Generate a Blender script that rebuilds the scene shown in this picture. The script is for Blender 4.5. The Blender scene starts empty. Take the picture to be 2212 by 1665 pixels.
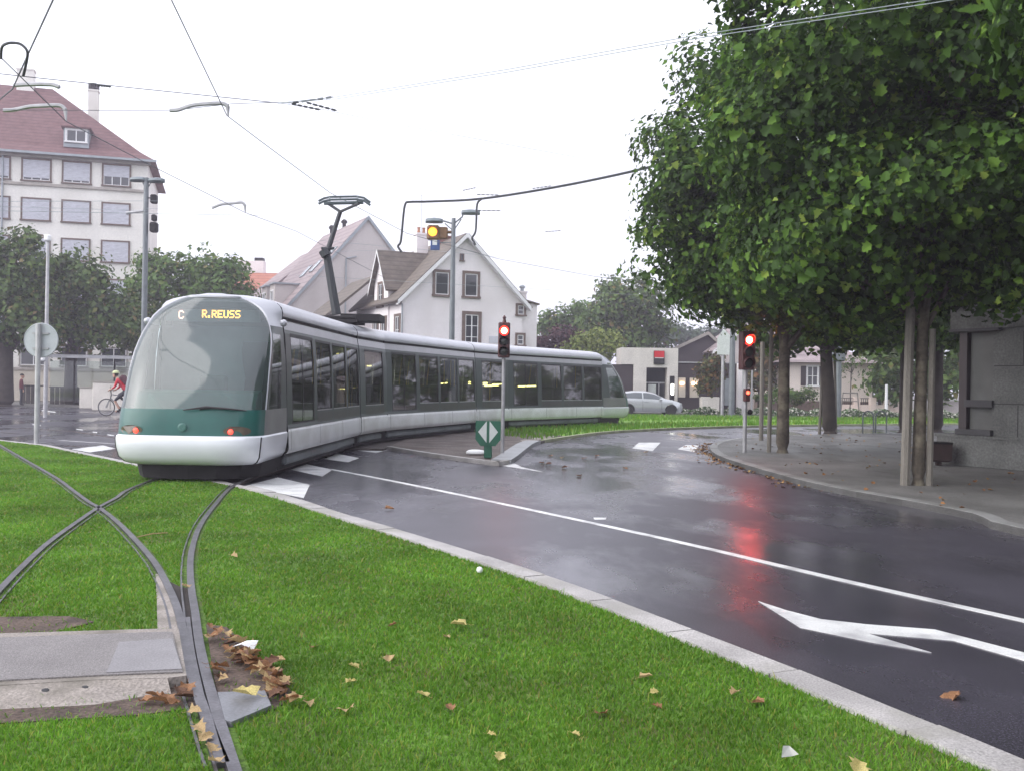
import bpy, math, random
import numpy as np
from mathutils import Vector, Matrix
R = math.radians
PI = math.pi
scn = bpy.context.scene
COL = scn.collection
# ------------------------------------------------------------------ camera model
EYE, F, ROLL = 1.65, 2150.0, R(0.9)
ca, sa = math.cos(ROLL), math.sin(ROLL)
def ray(u, v):
    dx, dy = u - 1106.0, 832.5 - v
    return dx * ca - dy * sa, F, dx * sa + dy * ca
def at(u, v, Y):
    r = ray(u, v); k = Y / F
    return Vector((r[0] * k, Y, EYE + r[2] * k))
def g(u, v, z=0.0):
    r = ray(u, v); t = (z - EYE) / r[2]
    return Vector((r[0] * t, r[1] * t, z))
def gp(pts, z=0.0): return [g(u, v, z) for u, v in pts]
cam_d = bpy.data.cameras.new('camera'); cam = bpy.data.objects.new('camera', cam_d); COL.objects.link(cam)
cam_d.sensor_width = 36; cam_d.lens = 36 * F / 2212.0; cam_d.clip_end = 3000; cam_d.clip_start = .05
cam.matrix_world = Matrix(((ca, -sa, 0, 0), (0, 0, -1, 0), (sa, ca, 0, EYE), (0, 0, 0, 1)))
scn.camera = cam

# ------------------------------------------------------------------ materials
def nd(nt, t, **kw):
    n = nt.nodes.new(t)
    for k, v in kw.items():
        if k[0] == 'i': n.inputs[int(k[1:])].default_value = v
        else: setattr(n, k, v)
    return n
MATS = {}
def mat(name, col, rough=.6, var=.18, scale=3., fine=0., fscale=60., bump=0., bscale=40., metal=0., spec=.5,
        transl=0., island=None, emit=0., ecol=None, coat=0., stretch=None, stain=None, stscale=.6):
    if name in MATS: return MATS[name]
    m = bpy.data.materials.new(name); m.use_nodes = True; MATS[name] = m
    nt = m.node_tree; L = nt.links.new; b = nt.nodes['Principled BSDF']
    c4 = (*col, 1)
    tc = nd(nt, 'ShaderNodeTexCoord'); src = tc.outputs['Object']
    if stretch:
        mp = nd(nt, 'ShaderNodeMapping'); mp.inputs['Scale'].default_value = stretch; L(src, mp.inputs[0]); src = mp.outputs[0]
    out = None
    if island:
        geo = nd(nt, 'ShaderNodeNewGeometry'); rp = nd(nt, 'ShaderNodeValToRGB')
        e = rp.color_ramp.elements
        while len(e) < len(island): e.new(.5)
        for k, (p, c) in enumerate(island): e[k].position = p; e[k].color = (*c, 1)
        L(geo.outputs['Random Per Island'], rp.inputs[0]); out = rp.outputs[0]
    def modulate(out, scale, amt, det=4.):
        n = nd(nt, 'ShaderNodeTexNoise'); n.inputs['Scale'].default_value = scale; n.inputs['Detail'].default_value = det
        L(src, n.inputs['Vector'])
        mr = nd(nt, 'ShaderNodeMapRange'); mr.inputs[1].default_value = .3; mr.inputs[2].default_value = .7
        mr.inputs[3].default_value = 1 - amt; mr.inputs[4].default_value = 1 + amt; L(n.outputs['Fac'], mr.inputs[0])
        mx = nd(nt, 'ShaderNodeMix', data_type='RGBA', blend_type='MULTIPLY'); mx.inputs[0].default_value = 1
        if out is None: mx.inputs[6].default_value = c4
        else: L(out, mx.inputs[6])
        L(mr.outputs[0], mx.inputs[7]); return mx.outputs[2]
    if var: out = modulate(out, scale, var)
    if fine: out = modulate(out, fscale, fine, 2.)
    if stain:
        n = nd(nt, 'ShaderNodeTexNoise'); n.inputs['Scale'].default_value = stscale; n.inputs['Detail'].default_value = 6; L(src, n.inputs['Vector'])
        mr = nd(nt, 'ShaderNodeMapRange'); mr.inputs[1].default_value = .5; mr.inputs[2].default_value = .68; L(n.outputs['Fac'], mr.inputs[0])
        mx = nd(nt, 'ShaderNodeMix', data_type='RGBA'); L(mr.outputs[0], mx.inputs[0])
        if out is None: mx.inputs[6].default_value = c4
        else: L(out, mx.inputs[6])
        mx.inputs[7].default_value = (*stain, 1); out = mx.outputs[2]
    if out is None: b.inputs['Base Color'].default_value = c4
    else: L(out, b.inputs['Base Color'])
    b.inputs['Roughness'].default_value = rough; b.inputs['Metallic'].default_value = metal
    b.inputs['Specular IOR Level'].default_value = spec; b.inputs['Coat Weight'].default_value = coat
    if emit:
        b.inputs['Emission Color'].default_value = (*(ecol or col), 1); b.inputs['Emission Strength'].default_value = emit
    if bump:
        n = nd(nt, 'ShaderNodeTexNoise'); n.inputs['Scale'].default_value = bscale; n.inputs['Detail'].default_value = 5; L(src, n.inputs['Vector'])
        bp = nd(nt, 'ShaderNodeBump'); bp.inputs['Strength'].default_value = bump; bp.inputs['Distance'].default_value = .02
        L(n.outputs['Fac'], bp.inputs['Height']); L(bp.outputs[0], b.inputs['Normal'])
    if transl:
        t = nd(nt, 'ShaderNodeBsdfTranslucent'); ms = nd(nt, 'ShaderNodeMixShader'); ms.inputs[0].default_value = transl
        if out is not None: L(out, t.inputs[0])
        else: t.inputs[0].default_value = c4
        L(b.outputs[0], ms.inputs[1]); L(t.outputs[0], ms.inputs[2]); L(ms.outputs[0], nt.nodes['Material Output'].inputs[0])
    return m

def glass(name, tint, refl=.06, rough=.03, dark=None):
    m = bpy.data.materials.new(name); m.use_nodes = True; nt = m.node_tree; L = nt.links.new
    for n in list(nt.nodes):
        if n.type != 'OUTPUT_MATERIAL': nt.nodes.remove(n)
    o = nt.nodes['Material Output']
    tr = nd(nt, 'ShaderNodeBsdfTransparent'); tr.inputs[0].default_value = (*tint, 1)
    gl = nd(nt, 'ShaderNodeBsdfGlossy'); gl.inputs['Roughness'].default_value = rough
    base = tr
    if dark is not None:
        df = nd(nt, 'ShaderNodeBsdfDiffuse'); df.inputs[0].default_value = (*dark[:3], 1)
        m0 = nd(nt, 'ShaderNodeMixShader'); m0.inputs[0].default_value = dark[3]
        L(tr.outputs[0], m0.inputs[1]); L(df.outputs[0], m0.inputs[2]); base = m0
    lw = nd(nt, 'ShaderNodeFresnel'); lw.inputs[0].default_value = 1.5
    ad = nd(nt, 'ShaderNodeMath', operation='ADD', use_clamp=True); ad.inputs[1].default_value = refl; L(lw.outputs[0], ad.inputs[0])
    ms = nd(nt, 'ShaderNodeMixShader'); L(ad.outputs[0], ms.inputs[0]); L(base.outputs[0], ms.inputs[1]); L(gl.outputs[0], ms.inputs[2])
    L(ms.outputs[0], o.inputs[0]); return m

def tiles(name, c1, c2, rows=3.2, stretch=(1, 1, 1)):
    m = bpy.data.materials.new(name); m.use_nodes = True; nt = m.node_tree; L = nt.links.new; b = nt.nodes['Principled BSDF']
    tc = nd(nt, 'ShaderNodeTexCoord')
    sx = nd(nt, 'ShaderNodeSeparateXYZ'); L(tc.outputs['Object'], sx.inputs[0])
    ml = nd(nt, 'ShaderNodeMath', operation='MULTIPLY'); ml.inputs[1].default_value = rows; L(sx.outputs[2], ml.inputs[0])
    fr = nd(nt, 'ShaderNodeMath', operation='FRACT'); L(ml.outputs[0], fr.inputs[0])
    n = nd(nt, 'ShaderNodeTexNoise'); n.inputs['Scale'].default_value = 2.2; n.inputs['Detail'].default_value = 8; n.inputs['Roughness'].default_value = .7; L(tc.outputs['Object'], n.inputs['Vector'])
    rp = nd(nt, 'ShaderNodeValToRGB'); rp.color_ramp.elements[0].position = .3; rp.color_ramp.elements[1].position = .7
    rp.color_ramp.elements[0].color = (*c1, 1); rp.color_ramp.elements[1].color = (*c2, 1); L(n.outputs['Fac'], rp.inputs[0])
    mr = nd(nt, 'ShaderNodeMapRange'); mr.inputs[1].default_value = 0; mr.inputs[2].default_value = .3; mr.inputs[3].default_value = .55; mr.inputs[4].default_value = 1; L(fr.outputs[0], mr.inputs[0])
    mx = nd(nt, 'ShaderNodeMix', data_type='RGBA', blend_type='MULTIPLY'); mx.inputs[0].default_value = 1
    L(rp.outputs[0], mx.inputs[6]); L(mr.outputs[0], mx.inputs[7]); L(mx.outputs[2], b.inputs['Base Color'])
    bp = nd(nt, 'ShaderNodeBump'); bp.inputs['Strength'].default_value = .6; bp.inputs['Distance'].default_value = .05
    L(fr.outputs[0], bp.inputs['Height']); L(bp.outputs[0], b.inputs['Normal']); b.inputs['Roughness'].default_value = .7
    return m

def wet_asphalt(name, col=(.05, .05, .054), r0=.1, r1=.5, sc=.28, edge=(.42, .6)):
    m = bpy.data.materials.new(name); m.use_nodes = True; nt = m.node_tree; L = nt.links.new; b = nt.nodes['Principled BSDF']
    tc = nd(nt, 'ShaderNodeTexCoord'); src = tc.outputs['Object']
    n1 = nd(nt, 'ShaderNodeTexNoise'); n1.inputs['Scale'].default_value = sc; n1.inputs['Detail'].default_value = 9; n1.inputs['Roughness'].default_value = .6
    mp = nd(nt, 'ShaderNodeMapping'); mp.inputs['Rotation'].default_value = (0, 0, R(35)); mp.inputs['Scale'].default_value = (1, .45, 1)
    L(src, mp.inputs[0]); L(mp.outputs[0], n1.inputs['Vector'])
    mr = nd(nt, 'ShaderNodeMapRange'); mr.inputs[1].default_value = edge[0]; mr.inputs[2].default_value = edge[1]
    mr.inputs[3].default_value = r1; mr.inputs[4].default_value = r0; L(n1.outputs['Fac'], mr.inputs[0]); L(mr.outputs[0], b.inputs['Roughness'])
    n2 = nd(nt, 'ShaderNodeTexNoise'); n2.inputs['Scale'].default_value = 90; n2.inputs['Detail'].default_value = 3; L(src, n2.inputs['Vector'])
    n3 = nd(nt, 'ShaderNodeTexNoise'); n3.inputs['Scale'].default_value = .9; n3.inputs['Detail'].default_value = 6; L(src, n3.inputs['Vector'])
    m1 = nd(nt, 'ShaderNodeMapRange'); m1.inputs[1].default_value = .3; m1.inputs[2].default_value = .7; m1.inputs[3].default_value = .3; m1.inputs[4].default_value = 2.0; L(n2.outputs['Fac'], m1.inputs[0])
    m2 = nd(nt, 'ShaderNodeMapRange'); m2.inputs[1].default_value = .3; m2.inputs[2].default_value = .7; m2.inputs[3].default_value = .75; m2.inputs[4].default_value = 1.25; L(n3.outputs['Fac'], m2.inputs[0])
    mm = nd(nt, 'ShaderNodeMath', operation='MULTIPLY'); L(m1.outputs[0], mm.inputs[0]); L(m2.outputs[0], mm.inputs[1])
    mx = nd(nt, 'ShaderNodeMix', data_type='RGBA', blend_type='MULTIPLY'); mx.inputs[0].default_value = 1; mx.inputs[6].default_value = (*col, 1)
    L(mm.outputs[0], mx.inputs[7]); L(mx.outputs[2], b.inputs['Base Color'])
    bp = nd(nt, 'ShaderNodeBump'); bp.inputs['Strength'].default_value = .12; bp.inputs['Distance'].default_value = .01
    L(n2.outputs['Fac'], bp.inputs['Height']); L(bp.outputs[0], b.inputs['Normal'])
    b.inputs['Specular IOR Level'].default_value = .5
    return m

M_road = wet_asphalt('wet_asphalt', (.046, .043, .055), .08, .4, .34, (.45, .585))
M_pave = wet_asphalt('pavement_asphalt', (.125, .123, .118), .4, .75, .5)
M_paint = mat('road_paint', (.72, .73, .72), .35, .12, 2., .12, 80., stain=(.4, .4, .41), stscale=2.2)
M_kerb = mat('kerb_granite', (.37, .355, .345), .6, .2, 2.2, .3, 90., bump=.25, bscale=60, stain=(.28, .27, .24), stscale=1.6)
M_conc = mat('concrete', (.27, .24, .215), .75, .25, 2.5, .3, 70., bump=.4, bscale=50, stain=(.15, .135, .11), stscale=2.6)
M_steel = mat('rail_steel', (.13, .125, .135), .42, .3, 6., .2, 60., metal=.75)
M_rust = mat('rail_side', (.07, .05, .045), .8, .3, 8., bump=.3)
M_groove = mat('groove_dirt', (.035, .028, .025), .9, .3, 6.)
M_soil = mat('lawn_soil', (.085, .16, .02), .95, .35, 3., .5, 40., bump=.5, bscale=50, stain=(.1, .1, .03), stscale=1.2)
M_earth = mat('bare_earth', (.085, .06, .048), .95, .4, 5., .4, 50., bump=.6, bscale=40)
M_gravel = mat('island_gravel', (.12, .1, .09), .8, .35, 1.5, .5, 25., bump=.6, bscale=30, stain=(.07, .05, .04), stscale=1.)
M_blade = mat('grass_blade', (.1, .25, .02), .55, .3, .8, transl=.38, spec=.3,
              island=[(0, (.085, .195, .016)), (.35, (.112, .262, .02)), (.8, (.148, .315, .028)), (.95, (.23, .31, .035)), (1, (.3, .26, .07))])
M_field = mat('far_grass', (.16, .3, .03), .9, .3, 2., .4, 20., bump=.5, bscale=20)
M_white = mat('tram_white', (.74, .76, .8), .28, .05, 1.5, coat=.3)
M_wskirt = mat('tram_skirt_paint', (.76, .78, .79), .35, .06, 1.5, .04, 30, coat=.15, stain=(.62, .63, .62), stscale=1.)
M_roof = mat('tram_roof_silver', (.5, .51, .55), .32, .08, 1., metal=.15, coat=.15)
M_cant = mat('tram_cantrail', (.36, .36, .38), .35, .08, 2., metal=.3)
M_pill = mat('tram_pillar', (.038, .058, .054), .4, .12, 2.)
M_lowp = mat('tram_lower_panel', (.045, .048, .044), .4, .15, 2.)
M_green = mat('tram_green', (.012, .095, .08), .3, .15, 2., coat=.15)
M_blk = mat('black_rubber', (.02, .02, .022), .6, .15, 5.)
M_dark = mat('dark_underframe', (.011, .01, .011), .85, .3, 4.)
M_ugrey = mat('undercarriage_grey', (.13, .15, .16), .5, .25, 3.)
M_int = mat('tram_interior', (.06, .065, .06), .6, .1, 2.)
M_intl = mat('tram_ceiling', (.14, .14, .135), .6, .06, 2.)
M_seat = mat('seat_cloth', (.05, .07, .06), .8, .2, 9.)
M_yel = mat('yellow_rail', (.6, .42, .05), .35, .1, 4.)
M_tube = mat('glowing_bar', (1, .9, .45), .4, 0, emit=5., ecol=(1, .85, .35))
M_win = glass('tram_glass', (.44, .48, .36), .13, .03)
M_scr = glass('windscreen_glass', (.5, .62, .59), .05, .05, dark=(.2, .27, .27, .25))
M_hglass = glass('window_glass', (.25, .27, .28), .12)
M_cglass = glass('car_glass', (.35, .42, .42), .1)
M_stain = mat('window_frame_white', (.75, .75, .75), .5, .05)
M_shut = mat('roller_shutter', (.52, .53, .58), .6, .08, 3., stretch=(1, 1, 12), fine=.12, fscale=3.)
M_sur = mat('sandstone', (.15, .11, .09), .8, .2, 4., .15, 40)
M_sur2 = mat('grey_surround', (.3, .28, .25), .8, .15, 4.)
M_cream = mat('cream_render', (.78, .76, .71), .85, .06, .5, .06, 8., bump=.1, stain=(.68, .66, .6), stscale=.35)
M_wrend = mat('white_render', (.8, .76, .76), .85, .05, .6, .05, 10., bump=.1, stain=(.72, .68, .67), stscale=.4)
M_grend = mat('grey_render', (.52, .48, .46), .85, .06, .4, .06, 9., bump=.1, stain=(.45, .41, .39), stscale=.3)
M_pink = mat('pink_render', (.66, .55, .48), .85, .08, .8, .05, 10., stain=(.6, .52, .46), stscale=.5)
M_brickr = mat('brown_render', (.36, .24, .19), .85, .1, .8)
M_inner = mat('dark_room', (.03, .03, .033), .9, .2, 1.)
M_tred = tiles('red_brown_tiles', (.105, .045, .045), (.19, .1, .1), 3.4)
M_tgrey = tiles('weathered_tiles', (.085, .07, .055), (.17, .14, .115), 3.4)
M_tpink = tiles('pale_pink_tiles', (.24, .185, .185), (.36, .3, .305), 2.2)
M_torange = tiles('orange_tiles', (.34, .11, .07), (.45, .2, .14), 3.)
M_zinc = mat('zinc', (.3, .33, .35), .45, .12, 2., metal=.4)
M_pole = mat('grey_paint_pole', (.16, .18, .19), .45, .15, 3., metal=.2)
M_galv = mat('galvanised', (.42, .42, .43), .45, .15, 5., metal=.35)
M_sgrey = mat('sign_back', (.45, .48, .5), .5, .08, 5., metal=.2)
M_wire = mat('wire', (.1, .11, .13), .5, 0, metal=.3)
M_cable = mat('black_cable', (.035, .04, .045), .6, .1)
M_bark = mat('plane_bark', (.1, .085, .065), .9, .35, 3., .3, 14., bump=.8, bscale=14, stain=(.2, .18, .13), stscale=3.)
M_dbark = mat('dark_bark', (.05, .042, .036), .95, .35, 3., bump=.8, bscale=14)
M_stake = mat('weathered_stake', (.2, .185, .16), .85, .2, 3., .2, 30., stretch=(6, 6, .6))
M_stone = mat('dark_stone', (.13, .135, .13), .8, .25, 1.6, .25, 24., bump=.3, bscale=20)
M_bred = mat('bank_red', (.55, .02, .03), .4, .05)
M_bblk = mat('bank_black', (.02, .02, .022), .35, .05)
M_btile = mat('bank_tile', (.6, .57, .52), .7, .1, 1.2, .08, 12.)
M_brown = mat('dark_brown_cladding', (.045, .035, .038), .5, .2, 1.)
M_sgreen = mat('sign_green', (.012, .11, .06), .4, .12, 4.)
M_swhite = mat('sign_white', (.62, .66, .63), .4, .08, 6.)
M_silver = mat('car_silver', (.55, .57, .58), .3, .04, 2., metal=.55, coat=.5)
M_tyre = mat('tyre', (.02, .02, .02), .8, .2, 8.)
M_alloy = mat('alloy', (.4, .4, .42), .35, .1, 8., metal=.7)
M_redl = mat('red_lamp_lit', (1, .1, .03), .4, 0, emit=14., ecol=(1, .22, .08))
M_redtop = mat('red_signal_lit', (1, .05, .02), .4, 0, emit=4., ecol=(1, .02, .015))
M_redcore = mat('signal_bulb_lit', (1, .8, .4), .4, 0, emit=10., ecol=(1, .5, .2))
M_reddim = mat('small_red_lit', (1, .05, .02), .4, 0, emit=5., ecol=(1, .06, .03))
M_taill = mat('tram_tail_lit', (1, .1, .05), .3, 0, emit=2.2, ecol=(1, .035, .025))
M_amber = mat('amber_lit', (1, .5, .05), .4, 0, emit=2., ecol=(1, .3, .025))
M_led = mat('led_amber', (1, .6, .1), .4, 0, emit=5., ecol=(1, .42, .06))
M_ledp = mat('led_red', (1, .5, .4), .4, 0, emit=4., ecol=(1, .4, .3))
M_warm = mat('warm_lamp', (1, .7, .4), .4, 0, emit=4., ecol=(1, .62, .33))
M_strip = mat('white_lamp', (1, 1, .9), .4, 0, emit=4., ecol=(1, 1, .9))
M_sighead = mat('signal_housing_red_glow', (.075, .02, .018), .4, .1)  # red cast of the lit lens is mixed into the housing colour
M_ambhead = mat('signal_housing_amber', (.16, .08, .02), .45, .15)
M_lensoff = mat('dark_lens', (.03, .035, .03), .2, 0)
M_skin = mat('skin', (.45, .27, .2), .6, .05)
M_rjack = mat('red_jacket', (.5, .02, .035), .7, .15, 6.)
M_djack = mat('dark_jacket', (.1, .02, .03), .8, .15, 6.)
M_trous = mat('dark_trousers', (.03, .032, .04), .8, .15, 6.)
M_helm = mat('pale_helmet', (.5, .55, .3), .4, .05)
M_hair = mat('dark_hair', (.02, .016, .012), .7, .1)
M_lf_plane = mat('plane_leaf', (.05, .12, .02), .6, .35, .75, transl=.3, spec=.14,
    island=[(0, (.028, .05, .018)), (.4, (.045, .092, .02)), (.74, (.08, .165, .025)), (.93, (.135, .24, .034)), (1, (.23, .31, .055))])
M_lf_dark = mat('far_leaf_dark', (.04, .09, .02), .55, 0, transl=.25, spec=.3,
    island=[(0, (.03, .062, .016)), (.5, (.072, .135, .025)), (.88, (.13, .2, .04)), (1, (.18, .13, .05))])
M_lf_mid = mat('far_leaf_mid', (.06, .13, .02), .55, 0, transl=.3, spec=.3,
    island=[(0, (.04, .085, .016)), (.5, (.085, .175, .025)), (.9, (.12, .2, .035)), (1, (.22, .2, .06))])
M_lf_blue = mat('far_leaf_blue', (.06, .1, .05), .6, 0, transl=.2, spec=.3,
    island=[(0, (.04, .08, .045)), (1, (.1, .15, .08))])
M_lf_yel = mat('far_leaf_yellow', (.2, .26, .05), .55, 0, transl=.3, spec=.3, island=[(0, (.1, .16, .03)), (1, (.3, .34, .09))])
M_lf_pur = mat('far_leaf_purple', (.07, .03, .04), .55, 0, transl=.2, spec=.3, island=[(0, (.035, .015, .022)), (1, (.12, .06, .065))])
M_lf_aut = mat('far_leaf_autumn', (.12, .09, .03), .55, 0, transl=.25, spec=.3, island=[(0, (.04, .06, .02)), (.5, (.09, .11, .025)), (1, (.2, .09, .03))])
M_dead1 = mat('dead_leaf_brown', (.26, .13, .06), .8, .35, 14., transl=.15)
M_dead2 = mat('dead_leaf_tan', (.42, .3, .15), .8, .3, 14., transl=.2)
M_dead3 = mat('dead_leaf_yellow', (.5, .42, .16), .75, .3, 14., transl=.2)
M_dead4 = mat('dead_leaf_dark', (.12, .06, .035), .85, .35, 14.)
M_litter = mat('litter_leaf', (.2, .1, .04), .85, 0, island=[(0, (.1, .045, .02)), (.5, (.28, .13, .04)), (1, (.36, .25, .1))])
M_petal = mat('flower_bits', (.5, .5, .4), .8, 0, island=[(0, (.03, .08, .02)), (.55, (.07, .14, .04)), (.75, (.5, .5, .42)), (1, (.7, .68, .6))])
M_paper = mat('white_paper', (.85, .86, .86), .6, .04)

# ------------------------------------------------------------------ mesh builder
class MB:
    def __init__(s): s.v = []; s.f = []; s.m = []
    def face(s, pts, m=0):
        n = len(s.v); s.v += [tuple(p) for p in pts]; s.f.append(tuple(range(n, n + len(pts)))); s.m.append(m)
    def box(s, x0, x1, y0, y1, z0, z1, m=0, mx=None):
        n = len(s.v); P = [(x, y, z) for z in (z0, z1) for x, y in ((x0, y0), (x1, y0), (x1, y1), (x0, y1))]
        if mx is not None: P = [tuple(mx @ Vector(p)) for p in P]
        s.v += P
        for q in ((0, 3, 2, 1), (4, 5, 6, 7), (0, 1, 5, 4), (1, 2, 6, 5), (2, 3, 7, 6), (3, 0, 4, 7)):
            s.f.append(tuple(n + i for i in q)); s.m.append(m)
        return s
    def bbox(s, x0, x1, y0, y1, z0, z1, b=.02, m=0):           # chamfered box: stacked rings
        def ring(i, z): return [(x0 + b, y0 + i, z), (x1 - b, y0 + i, z), (x1 - i, y0 + b, z), (x1 - i, y1 - b, z), (x1 - b, y1 - i, z), (x0 + b, y1 - i, z), (x0 + i, y1 - b, z), (x0 + i, y0 + b, z)]
        s.loft([ring(b, z0), ring(0, z0 + b), ring(0, z1 - b), ring(b, z1)], m, True, True); return s
    def loft(s, rings, m=0, closed=True, caps=False):
        n = len(s.v); k = len(rings[0])
        for r in rings: s.v += [tuple(p) for p in r]
        for i in range(len(rings) - 1):
            for j in range(k if closed else k - 1):
                a = n + i * k + j; b = n + i * k + (j + 1) % k
                s.f.append((a, b, b + k, a + k)); s.m.append(m)
        if caps:
            s.f.append(tuple(n + j for j in reversed(range(k)))); s.m.append(m)
            o = n + (len(rings) - 1) * k; s.f.append(tuple(o + j for j in range(k))); s.m.append(m)
        return s
    def tube(s, pts, r, k=8, m=0, caps=True):
        pts = [Vector(p) for p in pts]; n = len(pts)
        rs = r if isinstance(r, (list, tuple)) else [r] * n
        rings = []; prev = None
        for i, p in enumerate(pts):
            t = (pts[min(i + 1, n - 1)] - pts[max(i - 1, 0)]).normalized()
            a = prev if prev is not None else (Vector((0, 0, 1)) if abs(t.z) < .9 else Vector((1, 0, 0)))
            x = (a - t * a.dot(t)).normalized(); y = t.cross(x); prev = x
            rings.append([p + (x * math.cos(2 * PI * j / k) + y * math.sin(2 * PI * j / k)) * rs[i] for j in range(k)])
        return s.loft(rings, m, True, caps)
    def lathe(s, prof, k=16, m=0, mx=None):
        rings = []
        for r, z in prof:
            ring = [Vector((r * math.cos(2 * PI * j / k), r * math.sin(2 * PI * j / k), z)) for j in range(k)]
            if mx is not None: ring = [mx @ p for p in ring]
            rings.append(ring)
        return s.loft(rings, m, True, True)
    def prism(s, poly, z0, z1, m=0, ms=None):
        a = sum(poly[i][0] * poly[(i + 1) % len(poly)][1] - poly[(i + 1) % len(poly)][0] * poly[i][1] for i in range(len(poly)))
        if a < 0: poly = poly[::-1]
        n = len(s.v); k = len(poly)
        s.v += [(p[0], p[1], z0) for p in poly] + [(p[0], p[1], z1) for p in poly]
        s.f.append(tuple(n + k + i for i in range(k))); s.m.append(m)
        for i in range(k):
            j = (i + 1) % k; s.f.append((n + i, n + j, n + k + j, n + k + i)); s.m.append(m if ms is None else ms)
        return s
    def sheet(s, poly, z, m=0):
        a = sum(poly[i][0] * poly[(i + 1) % len(poly)][1] - poly[(i + 1) % len(poly)][0] * poly[i][1] for i in range(len(poly)))
        if a < 0: poly = poly[::-1]
        s.face([(p[0], p[1], z) for p in poly], m); return s
    def strip(s, path, w0, w1, z0, z1, m=0):                     # band along a ground path between lateral offsets w0, w1 (left +)
        P = [Vector((p[0], p[1])) for p in path]; n = len(P); L = []
        for i in range(n):
            t = (P[min(i + 1, n - 1)] - P[max(i - 1, 0)]).normalized(); nn = Vector((-t.y, t.x)); L.append((P[i] + nn * w0, P[i] + nn * w1))
        rings = [[(a.x, a.y, z0), (b.x, b.y, z0), (b.x, b.y, z1), (a.x, a.y, z1)] for a, b in L]
        return s.loft(rings, m, True, True)
    def build(s, name, mats, parent=None, smooth=False, loc=None):
        me = bpy.data.meshes.new(name); me.from_pydata(s.v, [], s.f)
        if not isinstance(mats, (list, tuple)): mats = [mats]
        for m in mats: me.materials.append(m)
        if len(mats) > 1: me.polygons.foreach_set('material_index', s.m)
        if smooth:
            me.polygons.foreach_set('use_smooth', [True] * len(me.polygons))
            try: me.set_sharp_from_angle(angle=R(38))
            except Exception: pass
        me.update()
        return link(name, me, parent, loc)
def build_split(mb, name, mats, parent=None, smooth=False):    # one object per connected piece
    key = {}; vid = []
    for p in mb.v:
        k = tuple(round(c, 4) for c in p); vid.append(key.setdefault(k, len(key)))
    par = list(range(len(key)))
    def fd(i):
        while par[i] != i: par[i] = par[par[i]]; i = par[i]
        return i
    for f in mb.f:
        for i in f[1:]: par[fd(vid[i])] = fd(vid[f[0]])
    grp = {}
    for k, f in enumerate(mb.f): grp.setdefault(fd(vid[f[0]]), []).append(k)
    out = []
    for ks in grp.values():
        n = MB(); mp = {}
        for k in ks:
            ff = []
            for i in mb.f[k]:
                if i not in mp: mp[i] = len(n.v); n.v.append(mb.v[i])
                ff.append(mp[i])
            n.f.append(tuple(ff)); n.m.append(mb.m[k])
        out.append(n.build(name, mats, parent, smooth))
    return out
def link(name, me, parent=None, loc=None):
    o = bpy.data.objects.new(name, me); COL.objects.link(o)
    if parent is not None: o.parent = parent
    if loc is not None: o.location = loc
    return o
def tag(o, label, cat, group=None):
    o['label'] = label; o['category'] = cat
    if group: o['group'] = group
    return o
def struct(o): o['kind'] = 'structure'; return o
def thing(name, label, cat, loc=(0, 0, 0), rz=0., group=None):
    o = bpy.data.objects.new(name, None); COL.objects.link(o); o.location = loc; o.rotation_euler = (0, 0, rz); o.empty_display_size = .2
    return tag(o, label, cat, group)
def smooth_path(P, n=6):
    P = [Vector(p) for p in P]; out = []
    for i in range(len(P) - 1):
        p0 = P[max(i - 1, 0)]; p1 = P[i]; p2 = P[i + 1]; p3 = P[min(i + 2, len(P) - 1)]
        for k in range(n):
            t = k / n
            out.append(.5 * ((2 * p1) + (p2 - p0) * t + (2 * p0 - 5 * p1 + 4 * p2 - p3) * t * t + (3 * p1 - p0 - 3 * p2 + p3) * t ** 3))
    return out + [P[-1]]
def inside(poly, x, y):
    c = np.zeros(len(x), bool); n = len(poly)
    for i in range(n):
        x1, y1 = poly[i][0], poly[i][1]; x2, y2 = poly[(i + 1) % n][0], poly[(i + 1) % n][1]
        if y1 == y2: continue
        c ^= ((y1 > y) != (y2 > y)) & (x < (x2 - x1) * (y - y1) / (y2 - y1) + x1)
    return c
def near_path(path, x, y, d):
    m = np.zeros(len(x), bool); P = np.array([(p[0], p[1]) for p in path])
    for a, b in zip(P[:-1], P[1:]):
        ab = b - a; L2 = (ab ** 2).sum()
        if L2 < 1e-9: continue
        t = np.clip(((x - a[0]) * ab[0] + (y - a[1]) * ab[1]) / L2, 0, 1)
        m |= (x - a[0] - t * ab[0]) ** 2 + (y - a[1] - t * ab[1]) ** 2 < d * d
    return m

# ------------------------------------------------------------------ leaves / trees
def multi(name, tmpl, faces, mats4, mat_, parent=None):          # many copies of a small template, mats4: (n,3,3) rot*scale, (n,3) pos
    Rm, P = mats4; T = np.array(tmpl, float); n = len(P); k = len(T)
    V = np.einsum('nij,kj->nki', Rm, T) + P[:, None, :]
    me = bpy.data.meshes.new(name); me.vertices.add(n * k); me.vertices.foreach_set('co', V.reshape(-1).astype(np.float32))
    li = np.concatenate([np.array(f) for f in faces]); ls = np.array([len(f) for f in faces])
    LI = (li[None, :] + (np.arange(n) * k)[:, None]).reshape(-1)
    tot = np.tile(ls, n); st = np.concatenate([[0], np.cumsum(tot)[:-1]])
    me.loops.add(len(LI)); me.loops.foreach_set('vertex_index', LI.astype(np.int32))
    me.polygons.add(len(tot)); me.polygons.foreach_set('loop_start', st.astype(np.int32))
    try: me.polygons.foreach_set('loop_total', tot.astype(np.int32))
    except Exception: pass
    me.materials.append(mat_); me.update(calc_edges=True); me.validate()
    return link(name, me, parent)
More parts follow.
